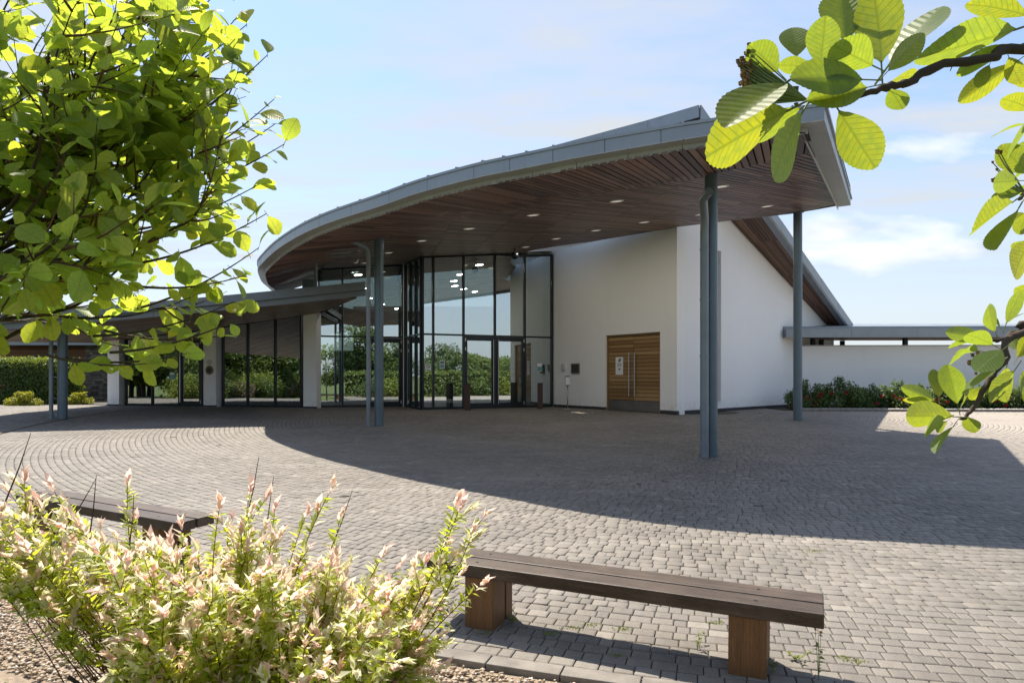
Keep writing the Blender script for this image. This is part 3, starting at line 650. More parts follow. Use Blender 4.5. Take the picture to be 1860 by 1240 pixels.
# columns and their rainwater pipes
def column(x, y, zt, r, label):
    root = empty('canopy_column', label, 'column', (x, y, gz(y)), 'canopy columns')
    h = zt-gz(y)
    b = MB(); b.lathe([(r, 0.0), (r, h*0.5), (r, h)], (0, 0, 0), 32); o = b.build('shaft', m_col, root); smooth_by_angle(o.data)
    b = MB(); b.lathe([(r+0.015, 0), (r+0.015, 0.012), (r, 0.016)], (0, 0, 0), 32); b.build('base_collar', m_col, root)
    b = MB(); b.lathe([(r+0.05, h-0.02), (r+0.05, h+0.03)], (0, 0, 0), 32); b.build('head_plate', m_col, root)
def pipe(pts, r, label, brk=None):
    root = empty('rainwater_pipe', label, 'downpipe', tuple(pts[-1]), 'rainwater pipes on the canopy columns')
    o0 = Vector(pts[-1]); loc = [Vector(p)-o0 for p in pts]
    b = MB(); b.tube(loc, r, 16); o = b.build('pipe', m_pipe, root); smooth_by_angle(o.data)
    L = loc[-1]-loc[-2] if len(loc) > 1 else 0
    for f in (0.08, 0.3, 0.55, 0.78, 0.95):
        p = loc[-2].lerp(loc[-1], f); b = MB(); b.lathe([(r+0.008, -0.02), (r+0.008, 0.02)], p, 16)
        b.build('collar', m_pipe, root)
        if brk is not None:
            b = MB(); d = Vector(brk); b.bar(p, p+d, d.normalized().cross(Vector((0, 0, 1))), 0.025, (0, 0, 1), 0.02); b.build('bracket', m_pipe, root)
column(3.66, 12.55, plane(3.66, 12.55)+0.02, 0.115, 'blue grey canopy column nearest the front, in the middle of the forecourt')
column(-3.49, 17.9, plane(-3.49, 17.9)+0.0, 0.12, 'blue grey canopy column in front of the tall foyer glazing')
column(8.12, 19.4, plane(8.12, 19.4)+0.0, 0.12, 'blue grey canopy column with no pipe, beside the rose bed')
column(-13.1, 19.9, 3.4, 0.13, 'short blue grey column under the low roof near the hedge')
pipe([(3.40, 11.75, 5.02), (3.36, 12.0, 4.95), (3.47, 12.30, 4.66), (3.48, 12.35, 4.45), (3.48, 12.35, gz(12.35))], 0.075, 'grey rainwater pipe against the nearest canopy column', (0.1, 0.1, 0))
pipe([(-4.15, 17.3, 5.35), (-4.1, 17.35, 5.28), (-3.78, 17.75, 5.17), (-3.74, 17.78, 5.05), (-3.74, 17.78, gz(17.78))], 0.055, 'pale rainwater pipe beside the column before the foyer glazing', (0.2, 0.08, 0))
pipe([(-13.40, 19.85, 3.3), (-13.40, 19.85, gz(19.85))], 0.055, 'slim rainwater pipe beside the short column by the hedge', (0.18, 0.03, 0))

# ------------------------------------------------------------ chapel
A_ = Vector((5.1, 21.1)); EW = Vector((0.7416, 0.671)).normalized(); DW = Vector((-0.576, 0.818)).normalized(); B_ = A_+DW*6.1
NO = Vector((EW.y, -EW.x)); ND = Vector((-DW.y, DW.x))           # outward normals: side wall, door wall
if ND.dot(Vector((0, -1))) < 0: ND = -ND
def chapel():
    root = empty('chapel', 'white rendered chapel with oak doors under a steep single slope roof', 'building', (0, 0, 0))
    zt = lambda t: 8.37-0.417*t
    # side wall with a tall slit
    b = MB(); T1 = 11.4; s0, s1 = 2.33, 2.55; zb, zs = 0.95, plane(7, 22)-0.05
    def seg(t0, t1, z00, z10, z01, z11): 
        p, q = A_+EW*t0, A_+EW*t1; b.wallquad(p, q, z00, z10, z01, z11, NO, 0, -0.35)
    c0, c1, c2, c3 = A_, A_+EW*s0, A_+EW*s0-NO*0.35, A_+EW*0.09-NO*0.35
    b.hexa([(c.x, c.y, 0.6) for c in (c0, c1, c2, c3)]+[(c.x, c.y, zt(t)+0.3) for c, t in ((c0, 0), (c1, s0), (c2, s0), (c3, 0.09))]); seg(s0, s1, 0.60, 0.60, zb, zb); seg(s0, s1, 6.0, 6.0, zt(s0)+0.3, zt(s1)+0.3); seg(s1, T1, 0.6, 0.6, zt(s1)+0.3, zt(T1)+0.3)
    b.build('side_wall', m_render, root)
    b = MB(); b.wallquad(A_+EW*s0, A_+EW*s1, zb, zb, 6.0, 6.0, NO, -0.28, -0.30); b.build('slit_window', m_glass, root)
    b = MB(); b.wallquad(A_+EW*(s0-0.03), A_+EW*(s1+0.03), zb-0.02, zb-0.02, zb+0.03, zb+0.03, NO, 0.03, -0.28); b.build('slit_sill', m_white, root)
    # door wall with the door opening
    L = 6.1; d0, d1 = None, None
    def along(u):
        s = (u-930)/1240; den = DW.x-s*DW.y; return (s*A_.y-A_.x)/den
    dR, dL = along(1199), along(1100); zd = 3.24
    b = MB()
    def sg(t0, t1, z0, z1): b.wallquad(A_+DW*t0, A_+DW*t1, z0, z0, z1, z1, ND, 0, -0.35)
    H = 9.3
    sg(0.0, dR, 0.6, H-0.9); sg(dR, dL, zd, H-0.9); sg(dL, L+4, 0.6, H-0.9)
    b.build('door_wall', m_render, root)
    b = MB(); 
    for t0, t1 in ((0, dR), (dL, L)): b.wallquad(A_+DW*t0, A_+DW*t1, 0.6, 0.6, 0.76, 0.76, ND, 0.004, -0.1)
    b.wallquad(A_, A_+EW*11.3, 0.6, 0.6, 0.76, 0.76, NO, 0.004, -0.1); b.build('plinth', m_plinth, root)
    # doors
    fr = MB(); z0 = FL
    for t in (dR+0.04, dL-0.04): fr.wallquad(A_+DW*(t-0.04), A_+DW*(t+0.04), z0, z0, zd, zd, ND, -0.06, -0.2)
    fr.wallquad(A_+DW*(dR+0.08), A_+DW*(dL-0.08), zd-0.07, zd-0.07, zd, zd, ND, -0.06, -0.2); fr.build('door_frame', m_oak, root)
    mid = (dR+dL)/2
    for t0, t1, hs in ((dR+0.085, mid-0.006, 1), (mid+0.006, dL-0.085, -1)):
        lb = MB(); lb.wallquad(A_+DW*t0, A_+DW*t1, z0+0.01, z0+0.01, zd-0.08, zd-0.08, ND, -0.12, -0.17); leaf = lb.build('door', m_bollard, root)
        zz = z0+0.36; nb = 17; hb = (zd-0.085-zz)/nb
        for i in range(nb):
            q = MB(); pr = 0.0 if i % 2 else 0.006
            q.wallquad(A_+DW*t0, A_+DW*t1, zz+i*hb+0.010, zz+i*hb+0.010, zz+(i+1)*hb-0.006, zz+(i+1)*hb-0.006, ND, -0.085+random.uniform(-0.003, 0.003), -0.121); q.build('door_board', m_oak, leaf)
        q = MB(); q.wallquad(A_+DW*t0, A_+DW*t1, z0+0.015, z0+0.015, z0+0.35, z0+0.35, ND, -0.086, -0.121); q.build('kick_plate', m_steel_dark, leaf)
        th = mid-hs*0.13; p = A_+DW*th+ND*0.0
        q = MB(); q.tube([(p.x, p.y, 1.16), (p.x, p.y, 2.62)], 0.02, 12); h = q.build('handle', m_steel, leaf); smooth_by_angle(h.data)
        for zq in (1.3, 2.5):
            q = MB(); a = A_+DW*th; c = a-ND*0.1; q.tube([(a.x, a.y, zq), (c.x, c.y, zq)], 0.012, 8); q.build('handle_stud', m_steel, leaf)
    # roof: slab sloping down along the side wall, flaring outwards at the top
    def ov(t): return 1.53-0.075*t
    def pt(t, o, z): q = A_+EW*t+NO*o; return Vector((q.x, q.y, z))
    lo, hi = 11.6, -1.3
    TH = 0.34
    W_ = -7.0
    b = MB(); zr = lambda t: zt(t)+0.06
    def up(t, o): return max(0, -(o-1.0))*0.055 if t < 0 else max(0, -(o-1.0))*0.055
    pts = [(hi, ov(hi)), (lo, ov(lo)), (lo, W_), (hi, W_)]
    b.hexa([pt(t, o, zr(t)+up(t, o)) for t, o in pts]+[pt(t, o, zr(t)+TH+up(t, o)) for t, o in pts]); b.build('roof_slab', m_dark, root)
    # verge fascia in pieces
    ts = np.linspace(hi, lo, 8)
    for i, (t0, t1) in enumerate(zip(ts[:-1], ts[1:])):
        q = MB(); g = 0.005
        q.hexa([pt(t0+g, ov(t0)+0.003, zr(t0)-0.02), pt(t1-g, ov(t1)+0.003, zr(t1)-0.02), pt(t1-g, ov(t1)+0.05, zr(t1)+0.04), pt(t0+g, ov(t0)+0.05, zr(t0)+0.04),
                pt(t0+g, ov(t0)+0.003, zr(t0)+0.40), pt(t1-g, ov(t1)+0.003, zr(t1)+0.40), pt(t1-g, ov(t1)+0.05, zr(t1)+0.40), pt(t0+g, ov(t0)+0.05, zr(t0)+0.40)]); q.build('verge_fascia', m_zinc, root)
    for i, (t0, t1) in enumerate(zip(ts[:-1], ts[1:])):
        q = MB(); q.hexa([pt(t0, ov(t0)-0.20, zr(t0)-0.05), pt(t1, ov(t1)-0.20, zr(t1)-0.05), pt(t1, ov(t1)-0.002, zr(t1)-0.02), pt(t0, ov(t0)-0.002, zr(t0)-0.02),
                pt(t0, ov(t0)-0.20, zr(t0)-0.004), pt(t1, ov(t1)-0.20, zr(t1)-0.004), pt(t1, ov(t1)-0.002, zr(t1)-0.004), pt(t0, ov(t0)-0.002, zr(t0)-0.004)]); q.build('verge_trim', m_zinc, root)
    # front (high) edge fascia
    fo = np.linspace(ov(hi), W_, 6)
    for o0, o1 in zip(fo[:-1], fo[1:]):
        q = MB(); z0_, z1_ = zr(hi)+up(hi, o0), zr(hi)+up(hi, o1); g = -0.005
        a, c = pt(hi, o0+g, 0), pt(hi, o1-g, 0); e3 = Vector((EW.x, EW.y, 0))
        q.hexa([a+Vector((0, 0, z0_+0.06)), c+Vector((0, 0, z1_+0.06)), c-e3*0.05+Vector((0, 0, z1_+0.06)), a-e3*0.05+Vector((0, 0, z0_+0.06)), a+Vector((0, 0, z0_+0.40)), c+Vector((0, 0, z1_+0.40)), c-e3*0.05+Vector((0, 0, z1_+0.40)), a-e3*0.05+Vector((0, 0, z0_+0.40))]); q.build('front_fascia', m_zinc, root)
        q = MB(); q.hexa([pt(hi+0.02, o0+g, z0_-0.03), pt(hi+0.02, o1-g, z1_-0.03), pt(-0.02, o1-g, zr(-0.02)+up(hi, o1)-0.03), pt(-0.02, o0+g, zr(-0.02)+up(hi, o0)-0.03),
                          pt(hi+0.02, o0+g, z0_-0.005), pt(hi+0.02, o1-g, z1_-0.005), pt(-0.02, o1-g, zr(-0.02)+up(hi, o1)-0.005), pt(-0.02, o0+g, zr(-0.02)+up(hi, o0)-0.005)]); q.build('eaves_panel', m_zinc, root)
    # timber boards under the verge, running up the slope
    nb = 8
    for k in range(nb):
        tt = np.linspace(-0.0, 11.3, 6)
        for t0, t1 in zip(tt[:-1], tt[1:]):
            def oo(t, f): return 0.04+(ov(t)-0.22-0.04)*f
            f0, f1 = (k+0.06)/nb, (k+0.94)/nb; g = 0.006
            q = MB(); q.hexa([pt(t0+g, oo(t0, f0), zr(t0)-0.04), pt(t1-g, oo(t1, f0), zr(t1)-0.04), pt(t1-g, oo(t1, f1), zr(t1)-0.04), pt(t0+g, oo(t0, f1), zr(t0)-0.04),
                              pt(t0+g, oo(t0, f0), zr(t0)-0.012), pt(t1-g, oo(t1, f0), zr(t1)-0.012), pt(t1-g, oo(t1, f1), zr(t1)-0.012), pt(t0+g, oo(t0, f1), zr(t0)-0.012)]); q.build('verge_board', m_soff_v, root)
    # hidden back walls
    q = MB(); c1 = A_+EW*11.4; c2 = c1-NO*7; c3 = A_-NO*7+EW*0; q.wallquad(c1, c2, 0.6, 0.6, 3.6, 3.6, EW, 0, -0.3); q.wallquad(c2, c3, 0.6, 0.6, 3.6, 8.3, -NO, 0, -0.3); q.build('rear_wall', m_render, root)
    return dR, dL
m_steel_dark = M_plain('kick_plate_steel', (0.20, 0.19, 0.18), 0.4, 0.8)
dR, dL = chapel()

# ------------------------------------------------------------ glazing
def seg_frac(p0, p1, u):
    s = (u-930)/1240; d = p1-p0; return (s*p0.y-p0.x)/(d.x-s*d.y)
def glazing(root, p0, p1, us, ztop, ztr=None, doors=(), z0=FL, th=0.06, nrm=None, double=None, ends=True):
    """frame, panes and doors between plan points; us = picture positions of the uprights; doors = index of bays with a door below the transom"""
    p0, p1 = Vector(p0), Vector(p1); d = (p1-p0).normalized(); n = Vector((d.y, -d.x))
    if n.dot(Vector((0, -1))) < 0 and nrm is None: n = -n
    if nrm is not None: n = Vector(nrm)
    ts = [seg_frac(p0, p1, u)*(p1-p0).length for u in us] if us is not None else double
    zt = lambda t: ztop((p0+d*t).x, (p0+d*t).y)
    for i, t in enumerate(ts):
        b = MB(); b.wallquad(p0+d*(t-th/2), p0+d*(t+th/2), z0, z0, zt(t-th/2), zt(t+th/2), n, 0.05, -0.10); b.build('mullion', m_frame, root)
    for i, (t0, t1) in enumerate(zip(ts[:-1], ts[1:])):
        a, c = t0+th/2, t1-th/2
        b = MB(); b.wallquad(p0+d*a, p0+d*c, zt(a)-0.07, zt(c)-0.07, zt(a), zt(c), n, 0.03, -0.09); b.build('head_rail', m_frame, root)
        zz = z0
        if ztr is not None:
            b = MB(); b.wallquad(p0+d*a, p0+d*c, ztr-0.03, ztr-0.03, ztr+0.03, ztr+0.03, n, 0.04, -0.09); b.build('transom', m_frame, root)
            b = MB(); b.wallquad(p0+d*a, p0+d*c, ztr+0.03, ztr+0.03, zt(a)-0.07, zt(c)-0.07, n, -0.01, -0.022); b.build('pane', m_glass, root)
            top = (ztr-0.03, ztr-0.03)
        else: top = (zt(a)-0.07, zt(c)-0.07)
        if i in [q[0] for q in doors]:
            hs = [q[1] for q in doors if q[0] == i][0]
            dt = min(top[0], top[1], 3.27)
            if top[0]-dt > 0.12:
                b = MB(); b.wallquad(p0+d*a, p0+d*c, dt, dt, dt+0.06, dt+0.06, n, 0.03, -0.09); b.build('transom', m_frame, root)
                b = MB(); b.wallquad(p0+d*a, p0+d*c, dt+0.06, dt+0.06, top[0], top[1], n, -0.01, -0.022); b.build('pane', m_glass, root)
            a2, c2 = a+0.005, c-0.005; dt -= 0.008
            fr = MB(); w = 0.10
            fr.wallquad(p0+d*a2, p0+d*(a2+w), z0+0.01, z0+0.01, dt, dt, n, 0.035, -0.04); fr.wallquad(p0+d*(c2-w), p0+d*c2, z0+0.01, z0+0.01, dt, dt, n, 0.035, -0.04)
            fr.wallquad(p0+d*(a2+w), p0+d*(c2-w), z0+0.01, z0+0.01, z0+0.2, z0+0.2, n, 0.034, -0.039); fr.wallquad(p0+d*(a2+w), p0+d*(c2-w), dt-0.15, dt-0.15, dt, dt, n, 0.034, -0.039)
            door = fr.build('door', m_frame, root)
            b = MB(); b.wallquad(p0+d*(a2+w), p0+d*(c2-w), z0+0.2, z0+0.2, dt-0.15, dt-0.15, n, -0.0, -0.012); b.build('door_pane', m_glass, door)
            th_ = c2-0.06 if hs > 0 else a2+0.06; hp = p0+d*th_+n*0.10
            b = MB(); b.tube([(hp.x, hp.y, z0+0.16), (hp.x, hp.y, dt-0.1)], 0.019, 10); h = b.build('handle', m_steel, door); smooth_by_angle(h.data)
            for zq in (z0+0.3, dt-0.25):
                b = MB(); q = p0+d*th_+n*0.03; b.tube([(q.x, q.y, zq), (hp.x, hp.y, zq)], 0.011, 8); b.build('handle_stud', m_steel, door)
            ht = a2+0.02 if hs > 0 else c2-0.02
            for zq in (z0+0.18, dt-0.45, dt-0.12):
                b = MB(); q = p0+d*ht+n*0.045; b.bar((q.x, q.y, zq-0.06), (q.x, q.y, zq+0.06), (d.x, d.y, 0), 0.035, (n.x, n.y, 0), 0.03); b.build('hinge', m_steel, door)
        else:
            b = MB(); b.wallquad(p0+d*a, p0+d*c, z0, z0, z0+0.09, z0+0.09, n, 0.03, -0.09); b.build('sill_rail', m_frame, root)
            b = MB(); b.wallquad(p0+d*a, p0+d*c, z0+0.09, z0+0.09, top[0], top[1], n, -0.01, -0.022); b.build('pane', m_glass, root)
    return p0, d, n, ts
C_ = Vector((-3.15, 23.8)); Bg = Vector((1.56, 26.05)); D_ = Vector((-4.16, 26.35)); E_ = Vector((-7.2, 25.4))
csof = lambda x, y: plane(x, y)-0.01
foyer = empty('glazed_foyer', 'tall dark framed glass foyer with double doors under the canopy', 'building')
lob = glazing(foyer, C_, Bg, [768, 787, 842, 899, 953, 1002], lambda x, y: plane(x, y)-0.005 if x < 0.3 else plane(x, y)-0.10, 3.30, [(2, 1), (3, -1)])
lef = glazing(foyer, E_, D_, [579, 622, 668, 731], csof, 3.32, [(2, -1)])
dr = (C_-D_); nr = Vector((-dr.y, dr.x)).normalized(); nr = nr if nr.x < 0 else -nr
ret = glazing(foyer, D_+dr*0.05, C_-dr*0.03, None, csof, 3.31, nrm=nr, double=[0.05, 0.9, 1.75, 2.52])
b = MB(); q = D_+Vector((0.03, -0.06)); b.box(q.x-0.05, q.x+0.06, q.y-0.1, q.y+0.1, FL, plane(q.x, q.y)); b.build('corner_post', m_white, foyer)
# inside: floor, walls, ceiling lamps, curtain
b = MB(); b.box(-18, 2.2, 28.6, 38, FL-0.02, FL+0.012); b.prism([(-16.2, 27.6), (-7.4, 25.3), (-4.1, 26.5), (-3.1, 24.0), (1.6, 26.2), (2.2, 28.6), (-18, 28.6)], FL-0.02, FL+0.012); b.build('inside_floor', m_infloor, foyer)
b = MB(); b.box(-18, -8.6, 37.0, 37.2, FL, 3.2); b.box(-8.6, 2.4, 37.0, 37.2, FL, 5.6); b.box(2.2, 2.4, 26.6, 37, FL, 6.0); b.box(-16.6, -16.4, 28, 37, FL, 2.9); b.build('inside_wall', m_inwall, foyer)
b = MB(); b.hexa([(-16.4, 28, 3.0), (-8, 28, 4.0), (-8, 36.8, 4.3), (-16.4, 36.8, 3.3), (-16.4, 28, 3.05), (-8, 28, 4.05), (-8, 36.8, 4.35), (-16.4, 36.8, 3.35)]); b.build('inside_ceiling', m_inwall, foyer)
for x, y in ((-10, 31), (-12, 30), (-13, 33), (-5.5, 29), (-2, 29), (-1, 32), (0.3, 29.5), (-6, 33)):
    z = 4.0+0.119*(x+8) if x < -8 else plane(x, y)-0.02
    b = MB(); b.lathe([(0.13, 0.0), (0.12, -0.02)], (x, y, z), 16); b.build('ceiling_lamp', m_lampi, foyer)
cv = MB(); p0, d, n, ts = lob; vs = []; k = 40
for i in range(k+1):
    t = ts[4]+0.05+(ts[5]-ts[4]-0.35)*i/k; q = p0+d*t-n*(0.5+0.045*math.sin(i*1.1)); vs += [(q.x, q.y, FL+0.02), (q.x, q.y, 3.15)]
cv.add(vs, [(2*i, 2*i+1, 2*i+3, 2*i+2) for i in range(k)]); cv.build('curtain', m_curtain, foyer, True)
# notices stuck to the glass
def sticker(root, base, t, z, w, h, mats, name, label, off=0.0):
    p0, d, n, ts = base; r = empty(name, label, 'notice', (0, 0, 0), 'notices on the foyer glass')
    def pl(nm, u0, u1, v0, v1, mat, o):
        b = MB(); b.wallquad(p0+d*(t+u0*w), p0+d*(t+u1*w), z+v0*h, z+v0*h, z+v1*h, z+v1*h, n, o-0.002, o); b.build(nm, mat, r)
    pl('sheet', -0.5, 0.5, -0.5, 0.5, mats[0], off+0.004); 
    for (u0, u1, v0, v1, mi) in mats[1]: pl('print', u0, u1, v0, v1, mi, off+0.007)
    return r
def tfor(base, u): p0, d, n, ts = base; s = (u-930)/1240; return (s*p0.y-p0.x)/(d.x-s*d.y)
sg_ = sticker(foyer, lob, tfor(lob, 777.5), CH+(682-667)/1240*23.9, 0.21, 0.24, (m_paper, [(-0.4, 0.4, -0.45, -0.34, m_green)]), 'no_smoking_notice', 'small white no smoking notice on the narrow foyer pane')
q = MB(); p0, d, n, ts = lob; c = p0+d*tfor(lob, 777.5)+n*0.009; z = CH+(682-665)/1240*23.9
ringv = []; 
for i in range(24):
    a = 2*math.pi*i/24
    for r in (0.055, 0.075): ringv.append((c.x+d.x*r*math.cos(a), c.y+d.y*r*math.cos(a), z+r*math.sin(a)))
q.add(ringv, [(2*i, 2*i+1, (2*i+3) % 48, (2*i+2) % 48) for i in range(24)]); a = 0.055*0.7
q.add([(c.x+d.x*(-a-.008), c.y+d.y*(-a-.008), z+a-.008), (c.x+d.x*(-a+.008), c.y+d.y*(-a+.008), z+a+.008), (c.x+d.x*(a+.008), c.y+d.y*(a+.008), z-a+.008), (c.x+d.x*(a-.008), c.y+d.y*(a-.008), z-a-.008)], [(0, 1, 2, 3)])
q.build('print', m_ink, sg_)
sticker(foyer, lob, tfor(lob, 803), CH+(682-662)/1240*24.1, 0.19, 0.28, (m_paper, [(-0.4, 0.4, 0.1, 0.42, m_green), (-0.4, 0.4, -0.4, 0.0, m_teal)]), 'information_notice', 'notice with teal picture left of the foyer doors')
sticker(foyer, lob, tfor(lob, 980), CH+(682-667)/1240*25.9, 0.2, 0.3, (m_paper, [(-0.46, 0.46, -0.46, 0.1, m_teal)]), 'blue_notice', 'pale blue notice on the pane right of the foyer doors')
# ------------------------------------------------------------ low wing
def lfront(x): return 19.4+(x+8.15)*0.247-0.012*(x+8.15)**2
def lz(x, y): return 5.2+0.131*x+0.05*(y-lfront(x))
wing = empty('low_wing', 'low glazed wing with white piers under a thin grey sloping roof', 'building')
m_zincd = M_zinc('dark_zinc', (0.15, 0.168, 0.19))
def low_wing():
    r = wing; xs = np.linspace(-4.33, -15.6, 19)
    pol = [(x, lfront(x)) for x in xs]+[(-16.9, 29), (-16.9, 37), (-7.0, 37), (-7.0, 25.6)]
    b = MB(); b.add([(x, y, lz(x, y)-0.03) for x, y in pol], [tuple(range(len(pol)))], 0.5); b.build('roof_sheet', m_zincd, r)
    b = MB(); pi = [(x-0.25, lfront(x)+0.35) for x in xs]; pi[0] = (-4.75, 20.9); poli = pi+[(-16.7, 29), (-16.7, 37), (-7.2, 37), (-7.2, 25.6)]; b.add([(x, y, lz(x, y)-0.36) for x, y in poli], [tuple(range(len(poli)))[::-1]], 0.5); b.build('deck', m_dark, r)
    for i in range(len(xs)-1):
        a, c = (xs[i], lfront(xs[i])), (xs[i+1], lfront(xs[i+1])); nn = Vector((c[1]-a[1], -(c[0]-a[0]))).normalized(); nn = nn if nn.y > 0 else -nn
        if i % 3 == 0:
            j = min(i+3, len(xs)-1); up = MB(); low = MB(); le = MB()
            for k in range(i, j):
                p, q = (xs[k], lfront(xs[k])), (xs[k+1], lfront(xs[k+1]))
                up.wallquad(p, q, lz(*p)-0.24, lz(*q)-0.24, lz(*p), lz(*q), nn, 0, 0.03)
                low.wallquad(p, q, lz(*p)-0.41, lz(*q)-0.41, lz(*p)-0.22, lz(*q)-0.22, nn, 0.13, 0.16)
                le.wallquad(p, q, lz(*p)-0.245, lz(*q)-0.245, lz(*p)-0.235, lz(*q)-0.235, nn, 0.031, 0.129)
            up.build('fascia_panel', m_zincd, r); low.build('lower_fascia_panel', m_zincd, r); le.build('ledge_panel', m_zincd, r)
    # right hand raking edge
    p, q = (-4.33, lfront(-4.33)), (-7.05, 25.6); nn = Vector((q[1]-p[1], -(q[0]-p[0]))).normalized(); nn = nn if nn.x < 0 else -nn
    b = MB(); b.wallquad(p, q, lz(*p)-0.24, lz(*q)-0.24, lz(*p)-0.002, lz(*q)-0.002, nn, 0.0, 0.03); b.build('side_fascia', m_zincd, r)
    b = MB(); p2, q2 = (-4.72, 20.75), (-7.2, 25.5); b.wallquad(p2, q2, lz(*p2)-0.41, lz(*q2)-0.41, lz(*p2)-0.25, lz(*q2)-0.25, nn, 0.0, 0.02); b.build('side_fascia', m_zincd, r)
    p, q = (-15.6, lfront(-15.6)), (-16.9, 29); b = MB(); b.wallquad(p, q, lz(*p)-0.40, lz(*q)-0.40, lz(*p)-0.002, lz(*q)-0.002, (1, 0), 0.0, 0.03); b.build('side_fascia', m_zincd, r)
    # soffit boards, running across the wing
    polb = [(x, y) for x, y in pi]+[(-16.6, 27.2), (-7.3, 25.2)]
    bb = lay_boards(polb, math.radians(12), lambda x, y: lz(x, y)-0.405, 0.17, 0.19, 2.4)
    emit_boards(bb, r, m_soff_i, 60)
    # piers and glazing
    def pier(u0, u1, v, lab=None):
        Y = 1240*(CH-FL)/(v-682); x0, x1 = (u0-930)/1240*Y, (u1-930)/1240*Y; d = Vector((-8.6, 2.3)).normalized(); n = Vector((d.y, -d.x)); n = n if n.y < 0 else -n
        c = Vector(((x0+x1)/2, Y)); h = (x1-x0)/2; b = MB(); p, q = c+d*h, c-d*h
        b.wallquad(p, q, FL-0.02, FL-0.02, lz(p.x, p.y)-0.36, lz(q.x, q.y)-0.36, n, 0.0, -0.32); o = b.build('pier', m_render, r)
        b = MB(); b.wallquad(p, q, FL-0.02, FL-0.02, FL+0.06, FL+0.06, n, 0.003, -0.1); b.build('pier_plinth', m_plinth, r)
        return p, q, n, d
    a = pier(549.5, 576, 741); c = pier(367.5, 394, 738.5); e = pier(193, 218.5, 736.5)
    lsof = lambda x, y: lz(x, y)-0.37
    g1 = glazing(r, c[1]-c[2]*0.2, a[0]-a[2]*0.2, [405, 450, 500, 547], lsof, None)
    g2 = glazing(r, e[1]-e[2]*0.2, c[0]-c[2]*0.2, [229, 277, 326, 368], lsof, None, [(2, -1)])
    # round plaque and small disc on the middle pier
    n = c[2]; q = c[0].lerp(c[1], 0.5); 
    for z, rr, mat, nm in ((CH+(682-672)/1240*26.2, 0.17, m_brass, 'plaque'), (CH+(682-672)/1240*26.2, 0.095, m_frame, 'plaque_centre'), (CH+(682-658)/1240*26.2, 0.115, m_white2, 'pier_disc')):
        b = MB(); d_ = Vector((-n.y, n.x)); o1 = 0.025 if nm != 'plaque_centre' else 0.03; vs = []
        for oo in (0.001, o1):
            for i in range(24): a_ = 2*math.pi*i/24; vs.append((q.x+d_.x*rr*math.cos(a_)+n.x*oo, q.y+d_.y*rr*math.cos(a_)+n.y*oo, z+rr*math.sin(a_)))
        b.add(vs, [tuple(range(24, 48))]+[(i, (i+1) % 24, 24+(i+1) % 24, 24+i) for i in range(24)]); b.build(nm, mat, r)
    # notice on the left door pane and a disc low on the middle glazing
    sticker(r, g2, tfor(g2, 313), CH+(682-682)/1240*27, 0.23, 0.30, (m_teal, [(-0.4, 0.4, 0.1, 0.4, m_paper)]), 'pale_notice', 'pale blue notice beside the door of the low wing')
    # pole carrying the canopy roof off the low roof
    b = MB(); p = P(573.5, 515, 21.5); b.tube([(p.x, p.y, lz(p.x, p.y)-0.05), (p.x, p.y, plane(p.x, p.y)+0.02)], 0.045, 12); b.build('roof_post', m_pipe, r)
    b = MB(); p = P(560, 512, 24.0); b.box(p.x-0.22, p.x+0.22, p.y, p.y+0.4, lz(p.x, p.y)-0.04, lz(p.x, p.y)+0.75); b.build('roof_vent_box', m_pipe, r, bevel=0.02)
m_white2 = M_plain('off_white_disc', (0.62, 0.60, 0.54), 0.6)
low_wing()

